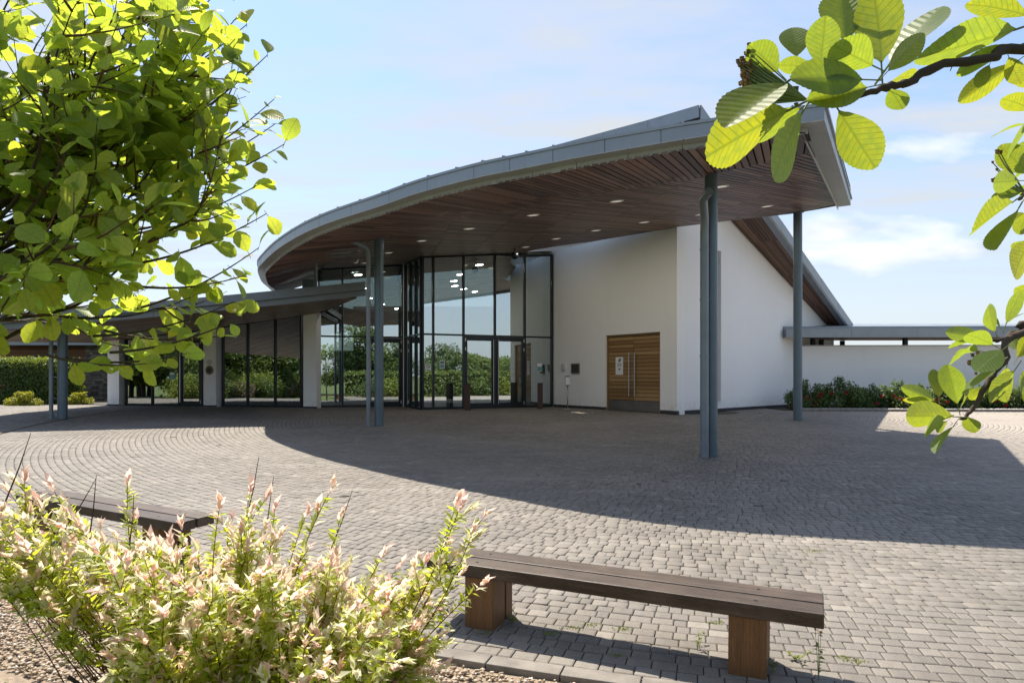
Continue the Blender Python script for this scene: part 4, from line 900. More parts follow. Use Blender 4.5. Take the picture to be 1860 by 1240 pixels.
# ------------------------------------------------------------ cloister on the right
def cloister():
    w = empty('garden_wall', 'long low white rendered wall behind the rose bed', 'wall')
    b = MB(); p, q = (10.85, 26.25), (34.0, 25.2); b.wallquad(p, q, 0.55, 0.55, 2.98, 2.98, (0.045, -1), 0, -0.3); b.build('wall_panel', m_render, w)
    b = MB(); b.wallquad(p, q, 2.98, 2.98, 3.02, 3.02, (0.045, -1), 0.02, -0.32); b.build('coping', m_zincl, w)
    r = empty('cloister_roof', 'flat grey cloister roof on dark posts above the low white wall', 'roof')
    fy = lambda x: 25.45-0.035*(x-10.2)
    xs = np.linspace(10.22, 34.22, 11)
    for x0, x1 in zip(xs[:-1], xs[1:]):
        b = MB(); b.wallquad((x0+0.004, fy(x0)), (x1-0.004, fy(x1)), 3.27, 3.27, 3.60, 3.60, (0, 1), 0, 0.04); b.build('fascia_panel', m_zinc, r)
        b = MB(); b.wallquad((x0+0.004, fy(x0)+0.25), (x1-0.004, fy(x1)+0.25), 3.60, 3.60, 3.70, 3.70, (0, 1), 0, 0.04); b.build('upper_trim', m_zinc, r)
    b = MB(); b.box(10.22, 10.26, 25.5, 29.0, 3.27, 3.60); b.build('end_fascia', m_zinc, r)
    b = MB(); b.hexa([(10.3, 25.5, 3.54), (34, 24.65, 3.54), (34, 29, 4.0), (10.3, 29, 4.0), (10.3, 25.5, 3.58), (34, 24.65, 3.58), (34, 29, 4.05), (10.3, 29, 4.05)]); b.build('roof_sheet', m_zinc, r)
    x = 10.32
    while x < 23:
        b = MB(); y0 = fy(x)+0.06; b.hexa([(x, y0, 3.31), (x+0.13, y0, 3.31), (x+0.13, 28.8, 3.33), (x, 28.8, 3.33), (x, y0, 3.34), (x+0.13, y0, 3.34), (x+0.13, 28.8, 3.36), (x, 28.8, 3.36)]); b.build('soffit_board', m_soff_v, r); x += 0.16
    for u, y in ((1476.5, 26.9), (1492, 27.6), (1644, 26.3), (1530, 28.4)):
        X = (u-930)/1240*y; b = MB(); b.lathe([(0.10, 0), (0.10, 3.30-FL)], (X, y, FL), 16); o = b.build('post', m_frame, r); smooth_by_angle(o.data)
    bk = empty('rear_wing', 'far flat roofed wing seen between the wall and the cloister roof', 'building')
    b = MB(); b.box(14, 40, 36, 36.3, FL, 3.2); b.build('wall_panel', m_render, bk)
    b = MB(); b.box(13.5, 40, 35.2, 42, 3.02, 3.42); b.build('roof_slab', m_zinc, bk)
    # planting bed
    bd = MB(); pts = [(9.6, 22.85), (9.9, 22.8), (33, 21.6), (33, 25.3), (10.75, 26.0), (10.2, 25.4)]
    bd.prism(pts, FL-0.05, FL+0.07); tag(bd.build('rose_bed', m_soil), kind='structure')
    ke = MB(); ke.wallquad((9.6, 22.78), (33, 21.55), FL-0.03, FL-0.03, FL+0.085, FL+0.085, (0, -1), 0.0, 0.06); tag(ke.build('bed_kerb', m_edge), kind='structure')
    n = 2600; xx = RNG.uniform(9.7, 21, n); yy = 22.85-0.0526*(xx-9.6)+RNG.random(n)*0.35; s = RNG.uniform(0.015, 0.035, n)
    base = np.array([(0, 0, 0.8), (1, 0, 0), (0.3, 0.9, 0.1), (-0.8, 0.5, 0), (-0.8, -0.5, 0.1), (0.3, -0.9, 0)]); fc = np.array([(0, 1, 2), (0, 2, 3), (0, 3, 4), (0, 4, 5), (0, 5, 1)])
    V = base[None]*s[:, None, None]*RNG.uniform(0.7, 1.2, (n, 6, 1)); V[..., 0] += xx[:, None]; V[..., 1] += yy[:, None]; V[..., 2] += FL+0.075
    tag(put('pale_chippings', mesh_np('pale_chippings', V, (fc[None]+(np.arange(n)*6)[:, None, None]).reshape(-1, 3), m_chip, attrs={'tone': np.repeat(RNG.random(n), 6)})), 'pale stone chippings along the front of the rose bed', 'chippings', kind='stuff')
m_chip = M_tone('pale_chippings', [(0, (0.3, 0.29, 0.27)), (1, (0.62, 0.61, 0.58))], 0.8, 30)
cloister()

# ------------------------------------------------------------ foliage helpers
def frames(D, Nn):
    D = D/np.linalg.norm(D, axis=1)[:, None]; A = np.cross(D, Nn); A /= (np.linalg.norm(A, axis=1)[:, None]+1e-9); Nn = np.cross(A, D); return D, A, Nn
def leaf_mass(name, base, D, Nn, L, Wd, mat, attrs=None, fold=0.25, curl=0.15):
    """many simple leaves: 6 points, 4 triangles each"""
    base, D, Nn = np.asarray(base, float), np.asarray(D, float), np.asarray(Nn, float); n = len(base); D, A, Nn = frames(D, Nn)
    L = np.broadcast_to(L, n)[:, None]; Wd = np.broadcast_to(Wd, n)[:, None]
    V = np.zeros((n, 6, 3)); V[:, 0] = base; V[:, 1] = base+D*L*0.35-A*Wd*0.5+Nn*Wd*fold; V[:, 2] = base+D*L*0.4; V[:, 3] = base+D*L*0.35+A*Wd*0.5+Nn*Wd*fold
    V[:, 4] = base+D*L*0.75-A*Wd*0.33+Nn*(Wd*fold*0.6-L*curl*0.5); V[:, 5] = base+D*L-Nn*L*curl
    F0 = np.array([(0, 2, 1), (0, 3, 2), (1, 2, 5), (2, 3, 5)])
    V[:, 1] = V[:, 1]; F = (F0[None]+(np.arange(n)*6)[:, None, None]).reshape(-1, 3)
    at = {'tone': np.repeat(RNG.random(n), 6)}
    for k, v in (attrs or {}).items(): at[k] = np.repeat(v, 6)
    return mesh_np(name, V, F, mat, attrs=at)
def rand_dir(n):
    v = RNG.normal(size=(n, 3)); return v/np.linalg.norm(v, axis=1)[:, None]
def blob_cloud(n, lobes):
    """leaf positions on and in a union of ellipsoids [(c, r)], with outward normals"""
    pr = np.array([max(r) ** 2 for c, r in lobes]); idx = RNG.choice(len(lobes), n, p=pr/pr.sum()); d = rand_dir(n); rad = RNG.random(n)**0.28
    c = np.array([l[0] for l in lobes])[idx]; r = np.array([l[1] for l in lobes])[idx]; return c+d*r*rad[:, None], d
def shrub_mesh(name, lobes, n, L, mat, attrs=None):
    p, d = blob_cloud(n, lobes); D = d*0.6+rand_dir(n)*0.9; Nn = d*0.5+rand_dir(n)*0.6+np.array((0, 0, 0.7)); s = RNG.uniform(0.7, 1.3, n)
    return leaf_mass(name, p, D, Nn, L*s, L*0.6*s, mat)
def hedge():
    h = empty('clipped_hedge', 'clipped green hedge at the far left with sunlit yellow top', 'hedge')
    x0, x1, y0, y1, zt = -25, -19.5, 29.0, 31.0, FL+1.85; n = 15000; t = RNG.random(n)
    p = np.zeros((n, 3)); d = np.zeros((n, 3)); f = RNG.choice(3, n, p=[0.55, 0.3, 0.15])
    p[:, 0] = RNG.uniform(x0, x1, n); p[:, 1] = RNG.uniform(y0, y1, n); p[:, 2] = RNG.uniform(FL, zt, n)
    p[f == 0, 1] = y0+RNG.normal(0, 0.07, (f == 0).sum()); d[f == 0] = (0, -1, 0); p[f == 1, 2] = zt+RNG.normal(0, 0.06, (f == 1).sum()); d[f == 1] = (0, 0, 1); p[f == 2, 0] = x1+RNG.normal(0, 0.07, (f == 2).sum()); d[f == 2] = (1, 0, 0)
    put('foliage', leaf_mass('foliage', p, d*0.5+rand_dir(n)*0.9, d+rand_dir(n)*0.7, RNG.uniform(0.07, 0.13, n), RNG.uniform(0.05, 0.08, n), m_hedge), h); tag(h.children[0], kind='stuff')
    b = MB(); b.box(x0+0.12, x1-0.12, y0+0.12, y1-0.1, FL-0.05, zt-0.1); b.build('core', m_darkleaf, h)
    for i, (u, v, y, sc, lab) in enumerate(((42, 734, 27.2, 0.72, 'golden evergreen shrub in front of the hedge, left of the short column'), (142, 727, 28.6, 0.62, 'golden evergreen shrub right of the short column'))):
        x = (u-930)/1240*y; r = empty('golden_shrub', lab, 'shrub', (x, y, FL), 'golden shrubs by the hedge')
        lobes = [((dx*sc, dy*sc, dz*sc), (rr*sc, rr*sc, rr*0.8*sc)) for dx, dy, dz, rr in ((-0.7, 0, 0.18, 0.3), (-0.25, -0.1, 0.22, 0.33), (0.3, 0, 0.2, 0.33), (0.75, 0, 0.17, 0.28), (0, 0.1, 0.5, 0.3), (-0.3, 0.15, 0.55, 0.25), (0.25, 0.1, 0.6, 0.2))]
        o = put('foliage', shrub_mesh('foliage', lobes, 1500, 0.08, m_euon), r); tag(o, kind='stuff')
        b = MB(); [b.tube([(0, 0, 0), (dx, 0, 0.3)], 0.015, 6) for dx in (-0.5, 0, 0.5)]; b.build('stem', m_bark, r)
    # building behind: cladding, stone pier, grey fascia
    g = empty('side_building', 'timber clad and stone faced building behind the hedge', 'building')
    z = FL
    while z < 3.3:
        b = MB(); b.box(-29, -20.75, 33.5, 33.53, z, z+0.155); b.build('cladding_board', m_clad, g); z += 0.165
    b = MB(); b.box(-29, -20.8, 33.56, 33.9, FL-0.1, 3.6); b.build('wall', m_dark, g)
    zz = FL-0.05; k = 0
    b = MB(); b.box(-20.68, -18.2, 33.2, 34.0, FL-0.1, 3.3); b.build('stone_core', m_dark, g)
    while zz < 3.3:
        h_ = random.uniform(0.07, 0.14); x = -20.7
        while x < -18.2:
            l = random.uniform(0.15, 0.42); x2 = min(x+l, -18.18)
            q = MB(); q.box(x, x2-0.012, 33.12+random.uniform(-0.02, 0.02), 33.24, zz, zz+h_-0.012); q.build('stone', m_stone, g); x = x2
        zz += h_
    b = MB(); b.box(-30, -17.6, 32.4, 38, 3.3, 3.62); b.build('roof_slab', m_zinc, g)
    b = MB(); b.box(-18.2, -17.7, 33.5, 33.8, FL, 3.3); b.build('white_return', m_render, g)
    w = MB(); w.box(-20.75, -20.5, 32.9, 33.1, 2.45, 2.6); w.build('wall_lamp', m_frame, g)
    bx = MB(); bx.box(-21.35, -21.15, 33.3, 33.48, 1.85, 2.25); bx.build('yellow_box', m_yflower, g)
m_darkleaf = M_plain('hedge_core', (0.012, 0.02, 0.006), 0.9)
hedge()
def roses():
    xs = np.linspace(10.0, 19.2, 19)
    for i, x in enumerate(xs):
        x += random.uniform(-0.2, 0.2); y = 23.75-0.052*(x-9.6)+random.uniform(-0.2, 0.25); h = [0.6, 0.8, 0.62, 0.9, 0.55, 0.68][i % 6]*random.uniform(0.9, 1.1)
        where = 'nearest the pipeless column' if i == 0 else ('next along from the column end' if i == 1 else None)
        lab = ['First', 'Second', 'Third', 'Fourth', 'Fifth', 'Sixth', 'Seventh', 'Eighth', 'Ninth', 'Tenth', 'Eleventh', 'Twelfth', 'Thirteenth', 'Fourteenth', 'Fifteenth', 'Sixteenth', 'Seventeenth', 'Eighteenth', 'Nineteenth'][i].lower()+' red flowering rose bush from the column along the white wall'
        r = empty('rose_bush', lab, 'rose bush', (x, y, FL+0.07), 'rose bushes along the white wall')
        lob = [((random.uniform(-0.42, 0.42), random.uniform(-0.3, 0.3), h*random.uniform(0.15, 0.75)), (random.uniform(0.26, 0.40),)*2+(random.uniform(0.22, 0.34),)) for _ in range(7)]
        lob += [((random.uniform(-0.3, 0.3), 0, h*0.95), (0.12, 0.12, 0.22)) for _ in range(2)]
        o = put('foliage', shrub_mesh('foliage', lob, 2000, 0.085, m_rose), r); tag(o, kind='stuff')
        b = MB(); [b.tube([(0, 0, 0), (random.uniform(-0.35, 0.35), random.uniform(-0.2, 0.2), h*0.7)], 0.01, 5) for _ in range(6)]; b.build('stem', m_bark, r)
        for _ in range(random.choice([1, 2, 4])):
            p = np.array((random.uniform(-0.5, 0.5), random.uniform(-0.55, -0.3), h*random.uniform(0.2, 0.75))); k = 14; dd = rand_dir(k)+np.array((0, -0.6, 0.3))
            put('rose_flower', leaf_mass('rose_flower', np.repeat(p[None], k, 0), dd, rand_dir(k), 0.07, 0.075, m_red, fold=0.1, curl=-0.2), r)
roses()

# ------------------------------------------------------------ street furniture
def bench(p_near_l, p_near_r, label):
    a, c = Vector(p_near_l), Vector(p_near_r); d = (c-a).normalized(); n = Vector((-d.y, d.x)); L = (c-a).length
    mid = (a+c)/2+n*0.185; root = empty('bench', label, 'bench', (mid.x, mid.y, gz(mid.y)), 'timber benches'); root.rotation_euler = (0, 0, math.atan2(d.y, d.x))
    root.rotation_euler = (Matrix.Rotation(0.03, 4, 'X') @ Matrix.Rotation(math.atan2(d.y, d.x), 4, 'Z')).to_euler()
    for s in (-1, 1):
        b = MB(); y0 = s*0.095; b.box(-L/2, L/2, y0-0.086, y0+0.086, 0.345, 0.43); o = b.build('seat_plank', m_bench, root, bevel=0.007)
        for x in (-L/2+0.36, -L/2+0.44, L/2-0.44, L/2-0.36)[::3]:
            q = MB(); q.lathe([(0.011, 0.4295), (0.011, 0.4312), (0.004, 0.4316)], (x, y0+s*0.01, 0), 12); q.build('bolt_head', m_frame, o)
    for sx in (-1, 1):
        x = sx*(L/2-0.40)
        for y0, y1 in ((-0.165, 0.035), (0.055, 0.165)):
            b = MB(); b.box(x-0.105, x+0.105, y0, y1, -0.02, 0.343); b.build('leg', m_bleg, root, bevel=0.005)
        b = MB(); b.box(x-0.09, x+0.09, -0.15, 0.15, 0.33, 0.346); b.build('leg_cap', m_dark, root)
bench((-0.60, 4.77), (1.71, 3.75), 'dark timber bench standing clear on the paving in front')
bench((-5.05, 6.95), (-2.83, 5.79), 'dark timber bench half hidden behind the pink willow')
def bollard(u, v, label):
    y = 1240*(CH-FL)/(v-682); x = (u-930)/1240*y; r = empty('timber_bollard', label, 'bollard', (x, y, FL), 'bollards by the foyer doors')
    b = MB(); b.box(-0.095, 0.095, -0.095, 0.095, 0, 0.9); b.build('post', m_bollard, r, bevel=0.012); b = MB(); b.box(-0.1, 0.1, -0.1, 0.1, 0.9, 0.925); b.build('cap', m_frame, r, bevel=0.004)
bollard(849, 744.5, 'dark red timber bollard left of the foyer doors'); bollard(981, 742, 'dark red timber bollard right of the foyer doors')
def stand():
    y = 24.2; x = (1031-930)/1240*y; r = empty('dispenser_stand', 'slim white hand gel dispenser on a stand by the white wall', 'dispenser', (x, y, FL))
    b = MB(); b.lathe([(0.17, 0), (0.17, 0.012), (0.03, 0.03)], (0, 0, 0), 20); b.build('base', m_steel, r)
    b = MB(); b.tube([(0, 0, 0.02), (0, 0, 0.85)], 0.022, 10); b.build('pole', m_steel, r, True)
    b = MB(); b.box(-0.07, 0.07, -0.06, 0.05, 0.85, 1.15); b.build('dispenser', m_white, r, bevel=0.012); b = MB(); b.box(-0.075, 0.075, -0.065, 0.055, 1.15, 1.18); b.build('lid', m_frame, r); b = MB(); b.box(-0.075, 0.075, -0.065, 0.055, 0.83, 0.85); b.build('tray', m_frame, r)
stand()
def wall_board(u, v, w, h, label, name, mf, mi):
    s = (u-930)/1240; t = (s*A_.y-A_.x)/(DW.x-s*DW.y); p = A_+DW*t; z = CH+(682-v)/1240*p.y; r = empty(name, label, 'notice board', (0, 0, 0))
    b = MB(); b.wallquad(p+DW*(w/2), p-DW*(w/2), z-h/2, z-h/2, z+h/2, z+h/2, ND, 0.002, 0.05); b.build('case', mf, r)
    b = MB(); b.wallquad(p+DW*(w/2-0.05), p-DW*(w/2-0.05), z-h/2+0.05, z-h/2+0.05, z+h/2-0.05, z+h/2-0.05, ND, 0.05, 0.054); b.build('panel', mi, r)
    return p, z, r
wall_board(1046, 669, 0.44, 0.40, 'square oak framed notice case on the white wall left of the oak doors', 'notice_case', m_oak, m_darkgreen) if False else None
m_darkgreen = M_plain('dark_display', (0.012, 0.016, 0.012), 0.25)
wall_board(1046, 669, 0.44, 0.36, 'square bronze framed dark panel on the white wall', 'framed_panel', m_brass, m_darkgreen)
p, z, r = wall_board(1024, 667, 0.20, 0.26, 'small pale plate beside the bronze framed panel', 'wall_plate', m_white2, m_paper)
for i in range(4):
    b = MB(); b.wallquad(p+DW*0.05, p-DW*0.03, z+0.05-i*0.04, z+0.05-i*0.04, z+0.062-i*0.04, z+0.062-i*0.04, ND, 0.0545, 0.056); b.build('print', m_ink, r)
def poster():
    r = empty('door_poster', 'white paper notice on the left oak door', 'poster'); t = dL-(dL-dR)*0.24; p = A_+DW*t-ND*0.07; z = 2.18
    b = MB(); b.wallquad(p+DW*0.18, p-DW*0.18, z-0.30, z-0.30, z+0.30, z+0.30, ND, -0.006, 0.0); b.build('sheet', m_paper, r)
    for w0, w1, z0, z1 in ((-0.05, 0.06, 0.14, 0.20), (-0.02, 0.09, 0.2, 0.25), (-0.11, 0.11, 0.07, 0.085), (-0.10, 0.10, 0.03, 0.045), (-0.09, 0.09, -0.01, 0.005), (-0.04, 0.05, -0.12, -0.08), (-0.02, 0.03, -0.15, -0.125)):
        b = MB(); b.wallquad(p-DW*w0, p-DW*w1, z+z0, z+z0, z+z1, z+z1, ND, 0.0005, 0.002); b.build('print', m_ink, r)
poster()

# ------------------------------------------------------------ whitebeam leaves
def leaf_mesh(name, mat, nl=16, nw=3, wid=0.62, curl=0.12, cup=0.12, pleat=0.012, twist=0.0, serr=0.02, seed=0):
    """unit length leaf along +Y from the origin, face up +Z"""
    rr = random.Random(seed); vs = []; uv = []; tw = twist
    for i in range(nl+1):
        t = 1-(1-i/nl)**1.35; w = wid/2*max(0.0, math.sin(math.pi*min(1.0, t)**1.28))**0.62
        if i == nl: w = 0.015
        if i == 0: w = 0.012
        for j in range(-nw, nw+1):
            f = j/nw; x = f*w
            if abs(j) == nw and 1 < i < nl: x *= 1+serr*(1 if i % 2 else -1)*2.0; 
            y = t+(0.012 if (abs(j) == nw and i % 2) else 0)
            ph = (t*11-abs(f)*w*9/1.0) % 1
            z = cup*abs(x)*(1-0.3*t)-curl*t*t+pleat*(abs(ph-0.5)*2-0.5)*min(1, 4*w)
            a = tw*t; xr, zr = x*math.cos(a)-z*math.sin(a)*0.3, z+x*math.sin(a)
            vs.append((xr, 0.12+y*0.88, zr)); uv.append((0.5+x*0.8, t))
    m = 2*nw+1; fs = [(i*m+j, i*m+j+1, (i+1)*m+j+1, (i+1)*m+j) for i in range(nl) for j in range(m-1)]
    b = len(vs)                                   # leaf stalk
    for yy in (-0.16, 0.14):
        for dx, dz in ((-0.011, 0), (0.011, 0), (0, 0.018)): vs.append((dx, yy, dz-0.005)); uv.append((0.5, 0.0))
    fs += [(b, b+1, b+4, b+3), (b+1, b+2, b+5, b+4), (b+2, b, b+3, b+5)]
    me = mesh(name, vs, fs, mat, True); ul = me.uv_layers.new(name='UVMap')
    for l in me.loops: ul.data[l.index].uv = uv[l.vertex_index]
    return me
def place_leaf(me, parent, base, tip, nrm, wscale=1.0, name='leaf'):
    base, tip, nrm = Vector(base), Vector(tip), Vector(nrm); d = tip-base; L = d.length; d.normalize(); a = d.cross(nrm).normalized(); n = a.cross(d)
    M_ = Matrix((( a.x*L*wscale, d.x*L, n.x*L, base.x), (a.y*L*wscale, d.y*L, n.y*L, base.y), (a.z*L*wscale, d.z*L, n.z*L, base.z), (0, 0, 0, 1)))
    o = put(name, me, parent); o.matrix_basis = M_; return o
def join_leaves(name, meshes, items, mat):
    """one mesh from many placed leaves: items = (variant, matrix 4x4)"""
    Vs, Fs, UV, T = [], [], [], []; off = 0; data = []
    for me in meshes:
        v = np.zeros(len(me.vertices)*3); me.vertices.foreach_get('co', v); v = v.reshape(-1, 3)
        f = [tuple(p.vertices) for p in me.polygons]; uvd = np.zeros(len(me.loops)*2); me.uv_layers[0].data.foreach_get('uv', uvd); data.append((v, np.array(f), uvd))
    for k, M_ in items:
        v, f, uvd = data[k]; Vs.append(v @ M_[:3, :3].T+M_[:3, 3]); Fs.append(f+off); UV.append(uvd); T.append(np.full(len(v), random.random())); off += len(v)
    me = mesh_np(name, np.concatenate(Vs), np.concatenate(Fs), mat, True, {'tone': np.concatenate(T)})
    ul = me.uv_layers.new(name='UVMap'); ul.data.foreach_set('uv', np.concatenate(UV).astype(np.float32)); return me

def right_tree():
    tr = empty('whitebeam_tree', 'near whitebeam branches with large serrated leaves entering from the right', 'tree', (1.75, 1.05, gz(1.0)))
    o3 = Vector((1.75, 1.05, gz(1.0)))
    def bt(name, pts, rad, n=10):
        b = MB(); b.tube([Vector(p)-o3 for p in pts], rad, n); o = b.build(name, m_bark, tr, True); return o
    bt('trunk', [(1.75, 1.05, 0), (1.74, 1.06, 0.9), (1.70, 1.08, 1.8), (1.66, 1.1, 2.6), (1.6, 1.15, 3.4)], [0.055, 0.05, 0.042, 0.032, 0.015], 14)
    def knob(pts, r0, r1, n=26):
        c = catmull([tuple(p) for p in pts], max(2, n//(len(pts)-1))); m = len(c); c = [Vector(q)+Vector((random.gauss(0, 0.0012), 0, random.gauss(0, 0.0012))) for q in c]
        return c, [(r0+(r1-r0)*i/(m-1))*random.uniform(0.85, 1.22) for i in range(m)]
    c, r_ = knob([(1.69, 1.09, 2.0), (1.2, 1.02, 2.28), P(1880, 90, 1.0), P(1800, 106, 0.98), P(1700, 122, 0.97), P(1650, 150, 0.96), P(1610, 158, 0.95), P(1560, 172, 0.94), P(1505, 186, 0.93), P(1470, 182, 0.93)], 0.0085, 0.0032, 45); bt('branch', c, r_)
    c, r_ = knob([(1.71, 1.08, 1.75), (1.2, 1.05, 1.95), P(1880, 600, 1.02), P(1825, 656, 1.0), P(1797, 689, 0.99), P(1767, 741, 0.98), P(1745, 760, 0.98)], 0.0065, 0.0025, 30); bt('branch', c, r_)
    c, r_ = knob([(1.2, 1.05, 1.95), P(1890, 585, 1.04), P(1860, 599, 1.04), P(1817, 615, 1.03), P(1800, 620, 1.03)], 0.005, 0.0022, 16); bt('branch', c, r_)
    c, r_ = knob([(1.69, 1.09, 2.0), P(1960, 330, 1.1), P(1900, 330, 1.08), P(1868, 345, 1.06), P(1850, 362, 1.05)], 0.006, 0.0022, 16); bt('branch', c, r_)
    MS = [leaf_mesh('leaf', m_leafR, 30, 4, 0.62, (0.05, 0.16, -0.06, 0.10, 0.22, 0.02)[k], (0.22, 0.10, 0.3, -0.05, 0.16, 0.4)[k], 0.004, (-0.3, 0.1, 0.35, -0.15, 0.2, 0.0)[k], 0.009, k) for k in range(6)]
    # base u,v  tip u,v  width/length  depth base, depth change to tip, roll
    LV = [(1453, 190, 1276, 281, 0.50, .93, -.02, .25), (1440, 142, 1316, 229, 0.34, .91, -.05, -.9), (1466, 190, 1362, 248, 0.42, .95, .02, .3), (1466, 190, 1389, 324, 0.56, .92, -.02, .1), (1515, 187, 1590, 307, 0.52, .94, .01, -.25),
          (1420, 137, 1364, 79, 0.72, .95, .0, .2), (1447, 112, 1443, 40, 0.55, .99, .02, .5), (1489, 132, 1499, 30, 0.64, .93, -.02, -.1), (1537, 90, 1531, -20, 0.6, .97, .03, .35), (1602, 132, 1594, -20, 0.56, .95, .0, -.15),
          (1605, 132, 1702, -4, 0.26, .97, .03, .9), (1605, 138, 1677, 60, 0.36, .93, -.04, -.8), (1595, 124, 1516, 86, 0.62, .92, -.03, .4), (1482, 122, 1416, 116, 0.45, .97, .02, .5), (1582, 145, 1442, 140, 0.15, .92, -.04, 1.25), (1588, 156, 1468, 182, 0.14, .93, -.03, 1.3),
          (1612, 152, 1655, 126, 0.55, .99, .02, .3), (1612, 158, 1642, 195, 0.9, .98, .01, .2), (1552, 139, 1490, 154, 0.4, .95, .01, -.9),
          (1868, 46, 1676, 112, 0.42, 1.0, -.02, .25), (1880, 34, 1761, -6, 0.5, 1.02, .02, -.2), (1868, 76, 1735, 131, 0.42, .99, .03, -.4), (1858, 104, 1741, 186, 0.30, 1.0, .05, .6),
          (1884, 203, 1818, 172, 0.5, 1.06, .0, .3), (1872, 224, 1798, 238, 0.45, 1.08, .02, -.5), (1880, 216, 1819, 275, 0.6, 1.05, -.02, .1), (1876, 322, 1817, 265, 0.42, 1.06, .0, .7), (1860, 328, 1791, 332, 0.24, 1.04, -.02, 1.0), (1862, 348, 1801, 358, 0.2, 1.05, .02, 1.1),
          (1850, 360, 1763, 419, 0.6, 1.04, -.02, .2), (1853, 374, 1808, 452, 0.58, 1.03, -.03, -.3), (1882, 428, 1823, 503, 0.6, 1.06, .0, .25), (1868, 380, 1850, 425, 0.7, 1.09, .02, -.2),
          (1890, 250, 1835, 300, 0.55, 1.1, .0, .3), (1885, 290, 1838, 320, 0.5, 1.12, .02, -.4), (1880, 400, 1835, 395, 0.5, 1.1, .02, .5), (1890, 470, 1840, 440, 0.55, 1.1, .0, -.3), (1885, 160, 1845, 140, 0.5, 1.12, .0, .4), (1890, 350, 1846, 340, 0.45, 1.12, 0, .6), (1895, 545, 1842, 520, 0.5, 1.1, 0, .3), (1800, 112, 1775, 160, 0.55, 1.0, .02, .3), (1730, 120, 1752, 66, 0.6, 1.02, .03, -.3), (1830, 98, 1850, 150, 0.5, 1.0, .02, -.4),
          (1744, 757, 1641, 752, 0.28, .97, -.03, .7), (1707, 731, 1637, 702, 0.26, .98, .02, .8), (1707, 741, 1641, 716, 0.38, .99, .01, .3), (1706, 728, 1701, 668, 0.30, 1.0, .02, .9), (1741, 742, 1720, 665, 0.48, .97, -.02, .1), (1744, 742, 1767, 706, 0.5, .99, .02, -.4),
          (1724, 757, 1666, 781, 0.26, .96, -.03, .9), (1723, 762, 1700, 784, 0.6, .98, .0, .3), (1736, 768, 1699, 822, 0.52, .96, -.02, -.2), (1752, 754, 1772, 779, 0.75, .99, .01, .1), (1819, 656, 1747, 702, 0.56, .97, -.02, -.3), (1826, 631, 1777, 667, 0.26, .95, -.03, -1.0),
          (1848, 665, 1802, 731, 0.58, .98, .0, .2), (1811, 630, 1750, 598, 0.38, 1.0, -.02, .4), (1799, 616, 1717, 602, 0.28, 1.03, .02, .8), (1781, 616, 1722, 632, 0.5, 1.04, .02, -.3), (1782, 638, 1730, 631, 0.48, .99, -.02, .3), (1766, 633, 1714, 656, 0.58, 1.02, .0, .2),
          (1825, 595, 1851, 527, 0.48, 1.02, .0, .2), (1820, 600, 1794, 569, 0.5, 1.05, .02, -.6), (1830, 584, 1853, 563, 0.6, 1.07, .02, .3), (1810, 608, 1793, 553, 0.34, 1.03, -.02, .9), (1850, 640, 1835, 600, 0.6, 1.05, .02, .2), (1845, 655, 1868, 610, 0.5, 1.04, .0, -.3), (1830, 660, 1815, 720, 0.45, 1.05, .04, -.7), (1860, 690, 1880, 740, 0.5, 1.02, 0, .2), (1790, 700, 1762, 728, 0.5, 1.03, .03, .4), (1870, 660, 1850, 715, 0.5, 1.0, 0, -.5)]
    for i, (u0, v0, u1, v1, wl, y0, dy, roll) in enumerate(LV):
        a, c = P(u0, v0, y0), P(u1, v1, y0+dy); d = (c-a).normalized(); view = -a.normalized(); side = d.cross(view).normalized(); nv = side.cross(d)
        ang = roll; nn = nv*math.cos(ang)+side*math.sin(ang)
        if nn.z < 0: nn = -nn
        w = wl/0.62/max(0.35, abs(math.cos(ang)))
        place_leaf(MS[(i*5+i//6) % 6], tr, a-o3, c-o3, nn, w)
    # withered flower heads
    for (u, v, y, n, sp) in ((1357, 130, 0.97, 70, 0.013), (1358, 152, 0.96, 50, 0.011), (1812, 312, 1.06, 8, 0.016), (1765, 655, 1.03, 9, 0.014), (1448, 165, .97, 4, 0.01)):
        c = P(u, v, y)-o3; st = P(u+85 if u < 1500 else u+50, v+38, y)-o3; st0 = P(1466, 182, 0.94)-o3 if u < 1500 else st
        b = MB(); s_ = MB()
        for _ in range(n):
            p = c+Vector((random.gauss(0, sp*0.4), random.gauss(0, sp*0.5), random.gauss(0, sp)))
            r = random.uniform(0.0018, 0.0032); b.lathe([(r*0.3, -r), (r, -r*0.3), (r*0.9, r*0.5), (r*1.2, r*1.1), (r*0.4, r*1.0)], p, 7)
            s_.tube([p, p.lerp(st0, 0.25)+Vector((0, 0, -0.003)), st0], [0.0007, 0.0009, 0.0012], 4, False)
        b.build('flower_head', m_berry, tr); s_.build('flower_stalk', m_twigg, tr)
m_twigg = M_plain('green_stalk', (0.16, 0.20, 0.05), 0.5)
right_tree()

